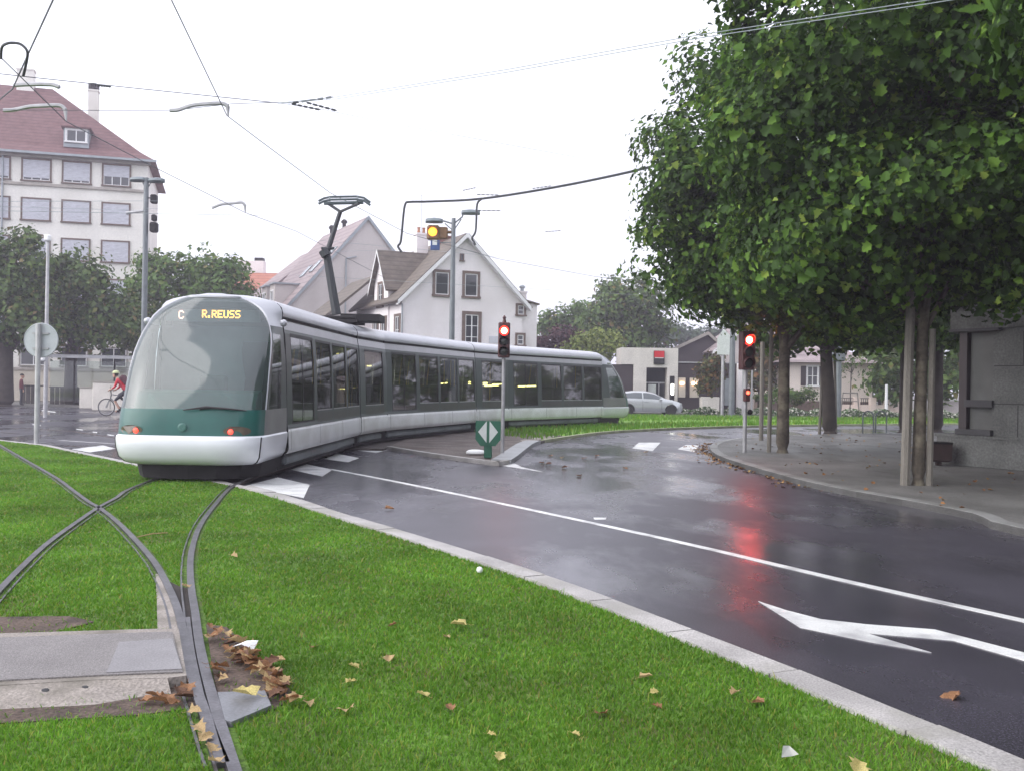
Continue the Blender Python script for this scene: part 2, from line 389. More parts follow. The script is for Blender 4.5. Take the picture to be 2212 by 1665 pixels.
def frames(rng, N, S):                                           # leaf frames: local z -> N, random spin, scaled
    n = len(N); N = N / np.linalg.norm(N, axis=1, keepdims=True)
    a = rng.normal(size=(n, 3)); X = a - (a * N).sum(1, keepdims=True) * N; X /= np.linalg.norm(X, axis=1, keepdims=True)
    Y = np.cross(N, X); return np.stack([X, Y, N], axis=2) * S[:, None, None]
_l = [(0, -.5), (.16, -.42), (.5, -.34), (.36, -.1), (.56, .12), (.3, .16), (.26, .34), (0, .6)]
LEAF_V = [(x, y, abs(x) * .35 - y * y * .3) for x, y in _l] + [(-x, y, abs(x) * .35 - y * y * .3) for x, y in _l[1:-1]]
LEAF_F = [tuple(range(8)), (0, 7) + tuple(range(13, 7, -1))]
CARD_V = [(0, -.5, -.05), (.36, -.05, .08), (.05, .55, -.12), (-.36, .0, .1)]
CARD_F = [(0, 1, 2), (0, 2, 3)]
def crown_points(rng, blobs, n, clump=.8, shell=.72, per=55):
    W = np.array([b[3] * b[4] * b[5] for b in blobs]) ** .75; W /= W.sum()
    nc = max(4, n // per); C = []; D = []
    for b, w in zip(blobs, W):
        k = max(2, int(round(nc * w)))
        d = rng.normal(size=(k, 3)); q = b[6] if len(b) > 6 else 2.
        nrm = (np.abs(d) ** q).sum(1, keepdims=True) ** (1 / q); d = d / nrm
        r = shell + (1 - shell) * rng.random((k, 1)) ** .6
        inner = rng.random((k, 1)) < .3; r = np.where(inner, rng.random((k, 1)) ** .5, r)
        C.append(np.array(b[:3]) + d * r * np.array(b[3:6])); D.append(d)
    C = np.concatenate(C); D = np.concatenate(D); idx = rng.integers(0, len(C), n)
    o = rng.normal(size=(n, 3)); o /= np.linalg.norm(o, axis=1, keepdims=True); rr = rng.random((n, 1)) ** .45
    cs = clump * (.6 + .8 * rng.random(len(C)))[idx][:, None]
    P = C[idx] + o * rr * cs * np.array([1, 1, .75])
    N = o * .9 + D[idx] * .7 + np.array([0, 0, .55]) + rng.normal(size=(n, 3)) * .5
    return P, N, C
def tree(name, label, cat, base, h0, r0, blobs, n, size, leaf_mat, bark=None, group=None, seed=1, clump=.8, near=False, lean=(0, 0), limbs=6, per=55, trunk=True, shell=.72):
    rng = np.random.default_rng(seed); base = Vector(base)
    root = thing(name, label, cat, base, 0, group)
    P, N, C = crown_points(rng, blobs, n, clump, shell, per)
    keep = P[:, 2] > .15; P = P[keep]; N = N[keep]
    S = size * (.45 + 1.1 * rng.random(len(P)) ** 1.4)
    if trunk:
        tb = MB(); top = Vector((lean[0], lean[1], h0)); path = [Vector((0, 0, -.1)), Vector((lean[0] * .1, lean[1] * .1, .25)), Vector((lean[0] * .4, lean[1] * .4, h0 * .45)), top]
        tb.tube(smooth_path(path, 4), [r0 * (1.35 - .65 * min(1, i / 3)) if i < 4 else r0 * (1 - .03 * (i - 4)) for i in range(13)], 10)
        cz = [c for c in C]; rng.shuffle(cz)
        for i in range(limbs):
            e = Vector(cz[i % len(cz)]); s0 = top * (.78 + .2 * rng.random()); mid = s0.lerp(e, .45) + Vector((0, 0, .35 * (e - s0).length * .4))
            tb.tube(smooth_path([s0, mid, e], 4), [r0 * .5 * (1 - .09 * k) for k in range(9)], 6)
        tb.build('trunk', bark or M_bark, root, True)
    multi('crown', LEAF_V if near else CARD_V, LEAF_F if near else CARD_F, (frames(rng, N, S), P), leaf_mat, root)
    return root
#PART2
# ------------------------------------------------------------------ ground, road, kerbs
struct(MB().sheet([(-420, -60), (420, -60), (420, 520), (-420, 520)], -.03).build('ground', mat('ground_earth', (.1, .1, .075), .9, .3, .2, .3, 6.)))
struct(MB().sheet([(-70, -30), (70, -30), (70, 66), (-70, 66)], 0).build('road', M_road))
LZ = .05
kin = [(515, 1052), (560, 1064), (630, 1086), (699, 1110), (800, 1141), (896, 1171), (1010, 1208), (1187, 1269), (1368, 1340), (1435, 1367), (1668, 1461), (1850, 1540), (2006, 1606), (2124, 1658)]
kerb_path = gp(kin, LZ); a, b = kerb_path[-2], kerb_path[-1]; d = (b - a).normalized()
kerb_path += [b + d * 1.2, b + d * 2.6 + Vector((.15, -.2, 0)), b + d * 6 + Vector((.6, -1, 0))]
kerb_path = smooth_path(kerb_path, 3)
far_edge = gp([(515, 1052), (255, 996), (150, 974), (90, 961), (0, 951)], LZ)
d = (far_edge[-1] - far_edge[-2]).normalized(); far_edge.append(far_edge[-1] + d * 16)
LAWN = [(p.x, p.y) for p in kerb_path] + [(-34, -6)] + [(p.x, p.y) for p in reversed(far_edge[1:])]
TRENCH = gp([(-40, 1484), (0, 1480), (205, 1468), (400, 1459), (438, 1522), (300, 1540), (0, 1558), (-40, 1560)], LZ)
lawn = MB(); lawn.prism(LAWN, -.02, LZ - .012); struct(lawn.build('lawn', M_soil))
def stones(path, w0, w1, z1, ln=1.0, gap=.012):                  # kerb stones butted with thin joints
    P_ = [Vector((p[0], p[1])) for p in path]; m = MB(); seg = [P_[0]]; acc = 0.; jr = random.Random(2)
    for a, b in zip(P_[:-1], P_[1:]):
        d = (b - a).length; t = 0.
        while acc + d - t >= ln:
            t += ln - acc; q = a.lerp(b, t / d); dr = (b - a).normalized(); seg.append(q - dr * gap * .5)
            m.strip(seg, w0 + jr.uniform(-.004, .004), w1, 0, z1 + jr.uniform(-.005, .004)); seg = [q + dr * gap * .5]; acc = 0.
        acc += d - t; 
        if (b - seg[-1]).length > .02: seg.append(b)
    if len(seg) > 1: m.strip(seg, w0, w1, 0, z1)
    return m
struct(stones(kerb_path, .0, .205, LZ + .018).build('kerb', M_kerb))
struct(MB().strip(far_edge, -.16, -.02, 0, LZ + .004).build('kerb', M_kerb))
# tram track centre line
P0 = Vector((-5.13, 17.5, 0)); JN = [P0, Vector((-4.88, 24.5, 0)), Vector((-4.52, 27.2, 0)), Vector((-2.3, 34.2, 0)), Vector((-1.15, 36.7, 0)), Vector((2.95, 42.9, 0))]
right_rail = [(504, 1047), (465, 1088), (433, 1132), (417, 1175), (411, 1214), (413, 1266), (421, 1317), (427, 1364), (437, 1419), (453, 1482), (476, 1561), (508, 1663)]
switch_rail = [(60, 995), (122, 1031), (157, 1057), (193, 1083), (213, 1094), (252, 1124), (295, 1167), (335, 1214), (362, 1262), (382, 1309), (396, 1364), (406, 1419), (417, 1466), (437, 1522), (461, 1592), (482, 1645)]
left_rail = [(330, 1033), (283, 1053), (252, 1073), (213, 1094), (157, 1132), (98, 1175), (39, 1230), (0, 1270)]
RZ = .062
rr = gp(right_rail, RZ); rs = gp(switch_rail, RZ); rl = gp(left_rail, RZ)
trk = JN + [Vector((9.5, 48.5, 0)), Vector((18, 52, 0)), Vector((32, 54.5, 0)), Vector((60, 57, 0))]
def offset(P, w):
    out = []
    for i, p in enumerate(P):
        t = (P[min(i + 1, len(P) - 1)] - P[max(i - 1, 0)]).normalized(); out.append(Vector((p.x + t.y * w, p.y - t.x * w, RZ)))
    return out
trs = smooth_path(trk, 4)
rr_full = list(reversed(offset(trs, .74))) + rr
e = rr[-1] - rr[-2]; rr_full += [rr[-1] + e, rr[-1] + e * 3]
rl_full = list(reversed(offset(trs, -.74))) + rl[1:]
e = rl[-1] - rl[-2]; rl_full += [rl[-1] + e * 2, rl[-1] + e * 4 + Vector((0, -.5, 0))]
rs_full = [rs[0] + (rs[0] - rs[1]) * 3] + rs
RAILS = [smooth_path(p, 3) for p in (rr_full, rl_full, rs_full)]
for i, p in enumerate(RAILS):
    sg = 1 if i != 1 else -1
    m = MB(); m.strip(p, -.027, .027, -.01, RZ, 0); m.strip(p, sg * -.078, sg * -.064, -.01, RZ - .006, 0); m.strip(p, sg * -.064, sg * -.027, -.01, RZ - .035, 1)
    m.strip(p, sg * .027, sg * .04, -.01, RZ - .025, 2)
    struct(m.build('tram_rail', [M_steel, M_groove, M_rust]))
# switch tongue rail + bed between the two rails
tong = gp([(405, 1330), (414, 1400), (428, 1470), (446, 1545), (470, 1625)], RZ)
struct(MB().strip(smooth_path(tong, 3), -.012, .016, 0, RZ - .004).build('tram_rail', M_steel))
bed = gp([(362, 1250), (385, 1262), (412, 1268), (420, 1330), (437, 1419), (455, 1482), (510, 1664), (530, 1740), (515, 1740), (480, 1645), (437, 1522), (405, 1455), (398, 1400), (382, 1330)], .05)
struct(MB().prism([(p.x, p.y) for p in bed], 0, .041).build('switch_bed', M_groove))
# concrete strip, slab with cover plates in front of it, bare earth
cs = gp([(336, 1238), (352, 1240), (385, 1330), (394, 1358), (340, 1358), (339, 1300)], .055)
struct(MB().prism([(p.x, p.y) for p in cs], 0, .055).build('concrete_strip', M_conc))
slab = gp([(-160, 1370), (0, 1366), (339, 1356), (386, 1356), (403, 1457), (362, 1462), (205, 1466), (0, 1478), (-160, 1488)], .1)
slab_o = thing('point_machine_cover', 'long low concrete box with metal cover plates beside the tram rails at the left', 'cover box', (slab[1].x, slab[1].y, 0))
o_ = Vector((slab[1].x, slab[1].y))
loc = lambda P: [(p.x - o_.x, p.y - o_.y) for p in P]
MB().prism(loc(slab), -.06, .098).build('concrete_box', M_conc, slab_o)
fr_ = [slab[5], slab[6], slab[7], slab[8]]; fb_ = gp([(372, 1500), (205, 1529), (0, 1538), (-160, 1546)], .045)
ap_ = MB(); L2 = loc(fr_); B2 = loc(fb_)
for i in range(3):
    ap_.face([(L2[i][0], L2[i][1] - .002, .096), (L2[i + 1][0], L2[i + 1][1] - .002, .096), (B2[i + 1][0], B2[i + 1][1], .03), (B2[i][0], B2[i][1], .03)][::-1])
ap_.face([(L2[0][0], L2[0][1], .096), (B2[0][0], B2[0][1], .03), (L2[0][0], L2[0][1], .0)])
ap_.build('sloping_front', M_conc, slab_o)
def plate(px, z=.106):
    m = MB(); m.prism(loc(gp(px, .1)), .096, z); return m
M_plate = mat('steel_plate', (.2, .185, .18), .5, .15, 3., .35, 110., metal=.3, bump=.5, bscale=130)
plate([(-150, 1383), (330, 1366), (372, 1365), (395, 1452), (215, 1459), (-150, 1478)]).build('cover_plate', M_plate, slab_o)
plate([(258, 1389), (372, 1381), (393, 1447), (230, 1455)], .110).build('cover_plate', mat('steel_plate_smooth', (.24, .23, .235), .5, .12, 4., .2, 90., metal=.3), slab_o)
for px in ((97, 1496), (182, 1490)):
    p = g(px[0], px[1], .066); m = MB(); mx = Matrix.Translation((p.x - o_.x, p.y - o_.y, .068)) @ Matrix.Rotation(R(20), 4, 'X')
    m.lathe([(.022, -.02), (.022, .012), (.012, .014)], 10, 0, mx); m.build('bolt_hole', M_blk, slab_o)
tr = [(p.x, p.y) for p in TRENCH]
struct(MB().prism(tr, 0, LZ - .006).build('bare_earth', M_earth))
soil2 = gp([(-20, 1330), (150, 1328), (205, 1340), (120, 1362), (-20, 1372)], LZ)
struct(MB().prism([(p.x, p.y) for p in soil2], 0, LZ - .004).build('bare_earth', M_earth))
soil3 = gp([(445, 1345), (490, 1352), (560, 1420), (610, 1470), (640, 1500), (590, 1530), (480, 1545), (462, 1460)], LZ)
struct(MB().prism([(p.x, p.y) for p in soil3], 0, LZ - .004).build('bare_earth', M_earth))
bx = gp([(470, 1492), (572, 1488), (586, 1520), (500, 1556), (486, 1552)], .07)
bo = thing('junction_cover', 'small grey metal lid in the grass beside the rail with a dead leaf on it', 'cover', (bx[0].x, bx[0].y, 0))
MB().prism([(p.x - bx[0].x, p.y - bx[0].y) for p in bx], 0, .066).build('lid', mat('grey_lid', (.17, .175, .19), .5, .15, 5., .15, 60, metal=.2), bo)
# grass blades on the lawn
rng = np.random.default_rng(5)
N = 800000
yy = 2.5 + 24 * rng.random(N) ** 1.55; xx = -yy * .56 - .5 + (yy * 1.12 + 1) * rng.random(N)
k = inside(LAWN, xx, yy)
for poly in (tr, [(p.x, p.y) for p in slab], [(p.x, p.y) for p in soil3], [(p.x, p.y) for p in cs], [(p.x, p.y) for p in bed], [(p.x, p.y) for p in soil2]):
    inn = inside(poly, xx, yy); k &= ~inn | ((rng.random(N) < .06) & (poly is not None and len(poly) in (8, 5)))
sl = [(p.x, p.y) for p in slab]; k &= ~inside(sl, xx, yy)
k &= ~near_path(RAILS[0], xx, yy, .062) & ~near_path(RAILS[1], xx, yy, .045) & ~near_path(RAILS[2], xx, yy, .055)
bald = np.sin(xx * 1.7 + 2 * np.sin(yy * .9)) * np.sin(yy * 1.3 + 1.5 * np.sin(xx * 1.1)); k &= (rng.random(N) > .25 * (bald > .5))
xx, yy = xx[k], yy[k]; n = len(xx)
sc_ = np.clip(yy / 5.5, .8, 3.2); hgt = (.015 + .019 * rng.random(n)) * np.where(rng.random(n) < .02, 1.7, 1) * np.clip(1.1 - yy * .01, .8, 1.1); wid = .0036 * sc_ * (.7 + .6 * rng.random(n))
ang = rng.random(n) * 2 * PI; lean = .25 + .75 * rng.random(n); la = rng.random(n) * 2 * PI
dx, dy = np.cos(ang) * wid, np.sin(ang) * wid; lx, ly = np.cos(la) * lean * hgt, np.sin(la) * lean * hgt
z0 = np.full(n, LZ - .015)
V = np.zeros((n, 5, 3))
V[:, 0] = np.stack([xx - dx, yy - dy, z0], 1); V[:, 1] = np.stack([xx + dx, yy + dy, z0], 1)
V[:, 2] = np.stack([xx + dx * .8 + lx * .35, yy + dy * .8 + ly * .35, z0 + hgt * .6], 1); V[:, 3] = np.stack([xx - dx * .8 + lx * .35, yy - dy * .8 + ly * .35, z0 + hgt * .6], 1)
V[:, 4] = np.stack([xx + lx, yy + ly, z0 + hgt], 1)
me = bpy.data.meshes.new('grass'); me.vertices.add(n * 5); me.vertices.foreach_set('co', V.reshape(-1).astype(np.float32))
li = (np.array([0, 1, 2, 3, 3, 2, 4])[None, :] + (np.arange(n) * 5)[:, None]).reshape(-1).astype(np.int32)
me.loops.add(n * 7); me.loops.foreach_set('vertex_index', li)
tot = np.tile([4, 3], n).astype(np.int32); me.polygons.add(n * 2); me.polygons.foreach_set('loop_start', np.concatenate([[0], np.cumsum(tot)[:-1]]).astype(np.int32))
try: me.polygons.foreach_set('loop_total', tot)
except Exception: pass
me.materials.append(M_blade); me.update(calc_edges=True)
go = link('grass', me); go['kind'] = 'stuff'; tag(go, 'short bright green grass of the tram lawn in the foreground', 'grass')
# pavement on the right with its kerb
pv = [(2212, 1140), (2100, 1106), (1950, 1077), (1850, 1060), (1750, 1040), (1680, 1022), (1610, 1002), (1558, 985), (1535, 970), (1540, 957), (1580, 947), (1660, 941), (1800, 936.5), (1950, 934.5), (2212, 933)]
pp = gp(pv, .1); pp = [Vector((9.6, 3, 0)), Vector((7.4, 8, 0))] + pp; pp = smooth_path(pp, 3)
edge = [(p.x, p.y) for p in pp]
struct(MB().prism(edge + [(60, pp[-1].y + 1), (60, 3)], 0, .092).build('pavement', M_pave))
struct(MB().strip(pp, .0, -.2, 0, .1).build('kerb', mat('dark_kerb', (.24, .24, .235), .6, .2, 2., .3, 80., bump=.2, stain=(.15, .15, .14), stscale=1.2)))
# traffic island
isl = [(838, 964), (935, 979), (1060, 995), (1100, 993), (1125, 977), (1150, 958), (1185, 947), (1225, 941), (1160, 932), (1080, 928), (1000, 927), (900, 935)]
ip = gp(isl, .08)
struct(MB().prism([(p.x, p.y) for p in ip], 0, .07).build('traffic_island', M_gravel))
kp = smooth_path(gp([(835, 963), (935, 979), (1060, 995), (1086, 995.5), (1104, 992)], .09), 3)
struct(MB().strip(kp, .0, .12, 0, .09).build('kerb', M_kerb))
kp = smooth_path(gp([(1104, 992), (1118, 983), (1150, 958), (1168, 951)], .1), 3)
struct(MB().strip(kp, .0, .42, 0, .1).build('kerb', mat('grey_kerb', (.3, .31, .32), .5, .15, 2., .25, 80., bump=.2)))
pp2 = gp([(1123, 950), (1170, 941), (1215, 939), (1180, 946), (1140, 957)], .09)
struct(MB().prism([(p.x, p.y) for p in pp2], 0, .085).build('paving_slab', M_conc))
# grass strip of the tram track behind the side road
lo = gp([(1160, 950), (1222, 941), (1300, 931.5), (1400, 925.5), (1520, 921), (1640, 918), (1850, 915), (2060, 913.5), (2212, 912.5)], .08)
lo = smooth_path(lo, 3); d = (lo[-1] - lo[-2]).normalized(); lo.append(lo[-1] + d * 40)
hi = [Vector((90, 62.5, 0)), Vector((45, 60.5, 0)), Vector((20, 58.3, 0)), Vector((8, 57.5, 0)), Vector((0, 52, 0)), Vector((-3.5, 44, 0)), Vector((-3.2, 38.2, 0))]
STRIP = [(p.x, p.y) for p in lo] + [(p.x, p.y) for p in hi]
struct(MB().prism(STRIP, 0, .06).build('track_lawn', M_field))
struct(MB().strip(lo, .0, -.16, 0, .085).build('kerb', mat('mossy_kerb', (.3, .32, .2), .8, .3, 2., .3, 40.)))
struct(MB().strip(hi[:5], 0, .16, 0, .1).build('kerb', M_kerb))
N = 90000
yy = 24 + 38 * rng.random(N); xx = -6 + 56 * rng.random(N); k = inside(STRIP, xx, yy) & (xx < .62 * yy); xx, yy = xx[k], yy[k]; n = len(xx)
k = ~near_path([(p.x, p.y) for p in trs], xx, yy, 1.15) | (rng.random(n) < .15); xx, yy = xx[k], yy[k]; n = len(xx)
Nn = np.stack([rng.normal(size=n), rng.normal(size=n), .3 * rng.random(n)], 1)
P = np.stack([xx, yy, np.full(n, .09)], 1)
gs = multi('grass', [(-.02, 0, -.05), (.02, 0, -.05), (.012, .0, .05), (0, .01, .1), (-.012, 0, .05)], [(0, 1, 2, 4), (4, 2, 3)],
      (np.stack([np.stack([np.cos(t_), np.sin(t_), 0 * t_], 1) for t_ in [rng.random(n) * 6.28]] * 1 + [np.tile([0., .3, 0], (n, 1)), np.tile([0, 0, 1.], (n, 1))], axis=2) * (.8 + .5 * rng.random(n))[:, None, None], P), M_blade)
gs['kind'] = 'stuff'; tag(gs, 'strip of bright green grass along the tram track behind the side road', 'grass')
struct(MB().strip([(p.x, p.y) for p in smooth_path(JN[1:], 4)], -1.75, 1.6, 0, .052).build('track_ballast', mat('dark_ballast', (.06, .05, .045), .9, .3, 1.5, .5, 30., bump=.6, bscale=30)))
# road markings
def mark(px, z=.005):
    P = gp(px, z); struct(MB().prism([(p.x, p.y) for p in P], .001, z).build('road_marking', M_paint))
for px in ([(528, 1049), (600, 1030), (669, 1046), (656, 1074)], [(628, 1013), (663, 1002), (718, 1013), (696, 1028)], [(700, 990), (728, 979), (776, 988), (752, 997)],
           [(766, 971), (800, 963), (842, 970), (812, 977)], [(155, 969), (222, 961), (250, 968), (194, 976)], [(1040, 998), (1085, 1001), (1110, 999), (1128, 1008), (1172, 1018)],
           [(1366, 967), (1380, 955), (1427, 955), (1410, 973)], [(1464, 969), (1482, 960), (1510, 961), (1500, 975)],
           [(1638, 1297), (1700, 1317), (1774, 1336), (1872, 1347), (2018, 1358), (2065, 1370), (2212, 1408), (2330, 1438), (2330, 1456), (2212, 1425), (2061, 1382), (1872, 1366), (2012, 1408), (1880, 1385), (1729, 1354)],
           [(1282, 1117), (1310, 1117), (1308, 1121), (1284, 1121)]): mark(px)
ln = gp([(712, 1012), (860, 1040), (1053, 1080), (1435, 1162), (1800, 1247), (2212, 1339), (2500, 1403)], .005)
struct(MB().strip(smooth_path(ln, 3), -.05, .05, .001, .005).build('road_marking', M_paint))
for u, v, w in ((165, 925, 14), (200, 931, 10), (232, 937, 14), (70, 915, 18), (90, 885, 30), (290, 893, 40)):
    mark([(u, v), (u + w, v + w * .12), (u + w, v + w * .12 + 1.6), (u, v + 1.6)])
ln = gp([(130, 950), (190, 954), (260, 958)], .005); struct(MB().strip(ln, -.08, .08, .001, .005).build('road_marking', mat('worn_paint', (.3, .3, .31), .5, .3, 3., .3, 50)))
for pts in ([(55, 924), (160, 931), (255, 946)], [(140, 962), (215, 966), (258, 970)], [(0, 933), (40, 936)]):
    struct(MB().strip(gp(pts, .006), -.05, .05, .001, .004).build('tram_rail', M_rust))
# fallen leaves
def dead_mesh(i):
    rng = np.random.default_rng(40 + i); m = MB(); c = .4 + .5 * rng.random()
    V = [(x * (.8 + .3 * rng.random()), y, abs(x) * c * .55 + (.22 * rng.random() if abs(x) > .2 else 0) + abs(y) * c * .3) for x, y, z in LEAF_V]
    for f in LEAF_F: m.face([V[j] for j in f])
    m.tube([(0, -.5, .2), (.05, -.75, .1), (.02, -.95, .15)], .012, 5)
    me_o = m.build('fallen_leaf', [M_dead1, M_dead2, M_dead3, M_dead4][i % 4]); return me_o
DEAD = [dead_mesh(i) for i in range(7)]
dead_used = set()
def leaf_at(p, s, kind, label, group, rz, tilt=(0, 0)):
    o = DEAD[kind]
    if kind in dead_used: o = o.copy(); COL.objects.link(o)
    dead_used.add(kind)
    o.location = p; o.scale = (s, s, s); o.rotation_euler = (tilt[0], tilt[1], rz); return tag(o, label, 'leaf', group)
rnd = random.Random(3)
lawn_l = [(992, 1346, .15, 2, 'large pale yellow leaf lying on the lawn midway between rail and kerb'), (965, 1372, .08, 1, 'small tan leaf just below the large pale yellow leaf on the lawn'),
 (841, 1419, .1, 1, 'tan leaf on the lawn between the leaf heap and the large yellow leaf'), (764, 1435, .09, 2, 'pale folded leaf on the lawn right of the heap of dead leaves'),
 (758, 1468, .09, 6, 'yellow green leaf lying flat on the lawn right of the leaf heap'), (912, 1496, .1, 2, 'small pale yellow leaf low in the middle of the lawn'),
 (748, 1531, .13, 5, 'curled tan leaf on the lawn right of the small grey lid'), (971, 1523, .09, 0, 'brown leaf sunk in the grass in the lower middle of the lawn'),
 (849, 1346, .09, 0, 'brown leaf on the lawn left of the large pale yellow leaf'), (680, 1392, .1, 4, 'reddish brown leaf on the lawn just right of the leaf heap'),
 (1394, 1458, .11, 5, 'tan leaf on the lawn below the kerb, upper one of the right hand group'), (1413, 1490, .07, 2, 'tiny pale leaf on the lawn under the tan leaf near the kerb'),
 (1299, 1535, .11, 4, 'brown curled leaf standing in the lower right of the lawn'), (1419, 1521, .08, 0, 'small brown leaf on the lawn near the kerb, below the tiny pale leaf'),
 (1242, 1580, .07, 6, 'yellow green leaf at the bottom of the lawn, centre right'), (1588, 1492, .1, 1, 'upright tan leaf on the lawn close to the kerb'),
 (1638, 1511, .12, 4, 'long brown leaf on the lawn close to the kerb'), (1852, 1655, .14, 2, 'yellow leaf at the bottom edge of the lawn near the kerb'),
 (505, 1198, .11, 1, 'tan leaf on the lawn right of the bend of the right rail'), (1081, 1628, .08, 2, 'pale leaf at the bottom of the lawn in the middle'), (1061, 1580, .06, 6, 'tiny green leaf low on the lawn in the middle'),
 (665, 1515, .1, 5, 'tan leaf on the grass right of the grey lid, close to the heap'), (2061, 1504, .17, 0, 'large brown leaf lying alone on the dark road beside the white arrow')]
for u, v, s, kd, lb in lawn_l:
    p = g(u, v, .07 if u < 2000 else .008); leaf_at(p - Vector((0, 0, .016)), s * .68, kd, lb, 'dead leaves scattered on lawn and road', rnd.random() * 6.3, (rnd.uniform(-.3, .3), rnd.uniform(-.3, .3)))
heap = [(452, 1352), (470, 1362), (490, 1372), (484, 1384), (502, 1392), (498, 1408), (515, 1412), (530, 1404), (540, 1416), (548, 1428), (520, 1428), (505, 1424), (533, 1432), (552, 1410), (543, 1398), (575, 1440), (587, 1436), (583, 1455), (598, 1462), (610, 1470), (580, 1476), (596, 1482), (615, 1484), (570, 1462), (604, 1492), (590, 1490), (560, 1450), (470, 1450), (480, 1466), (640, 1512), (508, 1380), (458, 1374)]
heap += [(u + rnd.uniform(-14, 14), v + rnd.uniform(-10, 10)) for u, v in heap[4:32]]
for i, (u, v) in enumerate(heap):
    leaf_at(g(u, v, .06 + .02 * rnd.random()), .06 + .045 * rnd.random(), [0, 4, 1, 0, 3, 5][i % 6], 'dry brown leaf in the heap beside the switch rail', 'heap of dead leaves by the rail', rnd.random() * 6.3, (rnd.uniform(-.5, .5), rnd.uniform(-.5, .5)))
for u, v in ((330, 1505), (360, 1512), (385, 1498), (375, 1520), (400, 1508), (345, 1518), (405, 1490), (318, 1516)):
    leaf_at(g(u, v, .055), .07 + .03 * rnd.random(), [0, 3, 4][int(u) % 3], 'dark brown leaf on bare earth in front of the cover box', 'leaves in front of the cover box', rnd.random() * 6.3, (rnd.uniform(-.4, .4), rnd.uniform(-.4, .4)))
leaf_at(g(530, 1504, .075), .13, 2, 'flat pale leaf lying on the small grey metal lid', 'dead leaves scattered on lawn and road', 1.2)
for u, v in ((400, 1268), (432, 1575), (445, 1595), (452, 1620), (462, 1648), (420, 1540)):
    leaf_at(g(u, v, .06), .07, [1, 5][u % 2], 'small leaf lodged between the rails of the switch', 'leaves lodged in the switch', rnd.random() * 6.3, (rnd.uniform(-.5, .5), .3))
for u, v in ((1190, 985), (1215, 990), (1220, 1010), (1185, 1003), (1290, 985), (1262, 990), (1250, 1028), (1350, 1012), (1170, 1000), (1480, 966), (1395, 978), (840, 1100)):
    leaf_at(g(u, v, .01), .12, [0, 3, 4, 1][u % 4], 'small brown leaf on the wet asphalt of the junction', 'leaves on the junction', rnd.random() * 6.3, (rnd.uniform(-.3, .3), .2))
p = g(525, 1398, .09); w = MB(); w.face([(-.06, -.02, .01), (.0, -.035, .03), (.015, .03, .035), (-.055, .035, .0)]); w.face([(.0, -.035, .03), (.065, -.02, -.01), (.08, .04, .035), (.015, .03, .035)])
o = w.build('paper_scrap', M_paper, None, False, p); tag(o, 'crumpled white scrap of paper on the leaf heap', 'paper')
p = g(1703, 1635, .07); w = MB(); w.face([(-.03, 0, 0), (.02, .015, 0), (.012, .03, .04), (-.02, .015, .045)]); w.face([(.02, .015, 0), (.04, -.015, .02), (.012, .03, .04)])
tag(w.build('paper_scrap', mat('grey_paper', (.5, .5, .48), .7, .1, 20), None, False, p), 'grey crumpled paper scrap on the lawn near the bottom right kerb', 'paper')
m = MB(); m.lathe([(.003, 0), (.018, .004), (.027, .018), (.026, .033), (.018, .046), (.003, .052)], 12); tag(m.build('ball', M_paper, None, True, g(1036, 1236, .05)), 'small white ball on the lawn beside the kerb', 'ball')
p = g(330, 1156, .075); m = MB(); m.tube([(-.12, -.1, 0), (0, 0, .02), (.1, .14, .01)], .006, 5); tag(m.build('twig', M_dead2, None, False, p), 'thin pale twig lying on the grass between the rails', 'twig')
n = 520; t = rng.random(n); ep = smooth_path(gp([(1925, 1074), (1750, 1043), (1680, 1026), (1610, 1007), (1556, 988), (1530, 972), (1536, 957)], .0), 8)
ep = np.array([(p.x, p.y) for p in ep]); ii = np.minimum((t * (len(ep) - 1)).astype(int), len(ep) - 2); fr_ = t * (len(ep) - 1) - ii
C = ep[ii] * (1 - fr_[:, None]) + ep[ii + 1] * fr_[:, None]; C = C + np.abs(rng.normal(size=(n, 1))) * np.array([[-.35, -.16]]) * (.4 + .6 * np.sin(t * 9)[:, None] ** 2) + rng.normal(size=(n, 2)) * .05
P = np.concatenate([C, np.full((n, 1), .012)], 1)
n2 = 450; xx = 3 + 14 * rng.random(n2); yy = 12 + 24 * rng.random(n2); kk = inside(edge + [(60, 36), (60, 3)], xx, yy); P = np.concatenate([P, np.stack([xx, yy, np.full(n2, .105)], 1)[kk]])
n = len(P); o = multi('leaf_litter', LEAF_V, LEAF_F, (frames(rng, np.stack([rng.normal(size=n) * .3, rng.normal(size=n) * .3, np.ones(n)], 1), .035 + .05 * rng.random(n)), P), M_litter)
o['kind'] = 'stuff'; tag(o, 'orange brown leaf litter gathered in the gutter and over the right pavement', 'leaf litter')
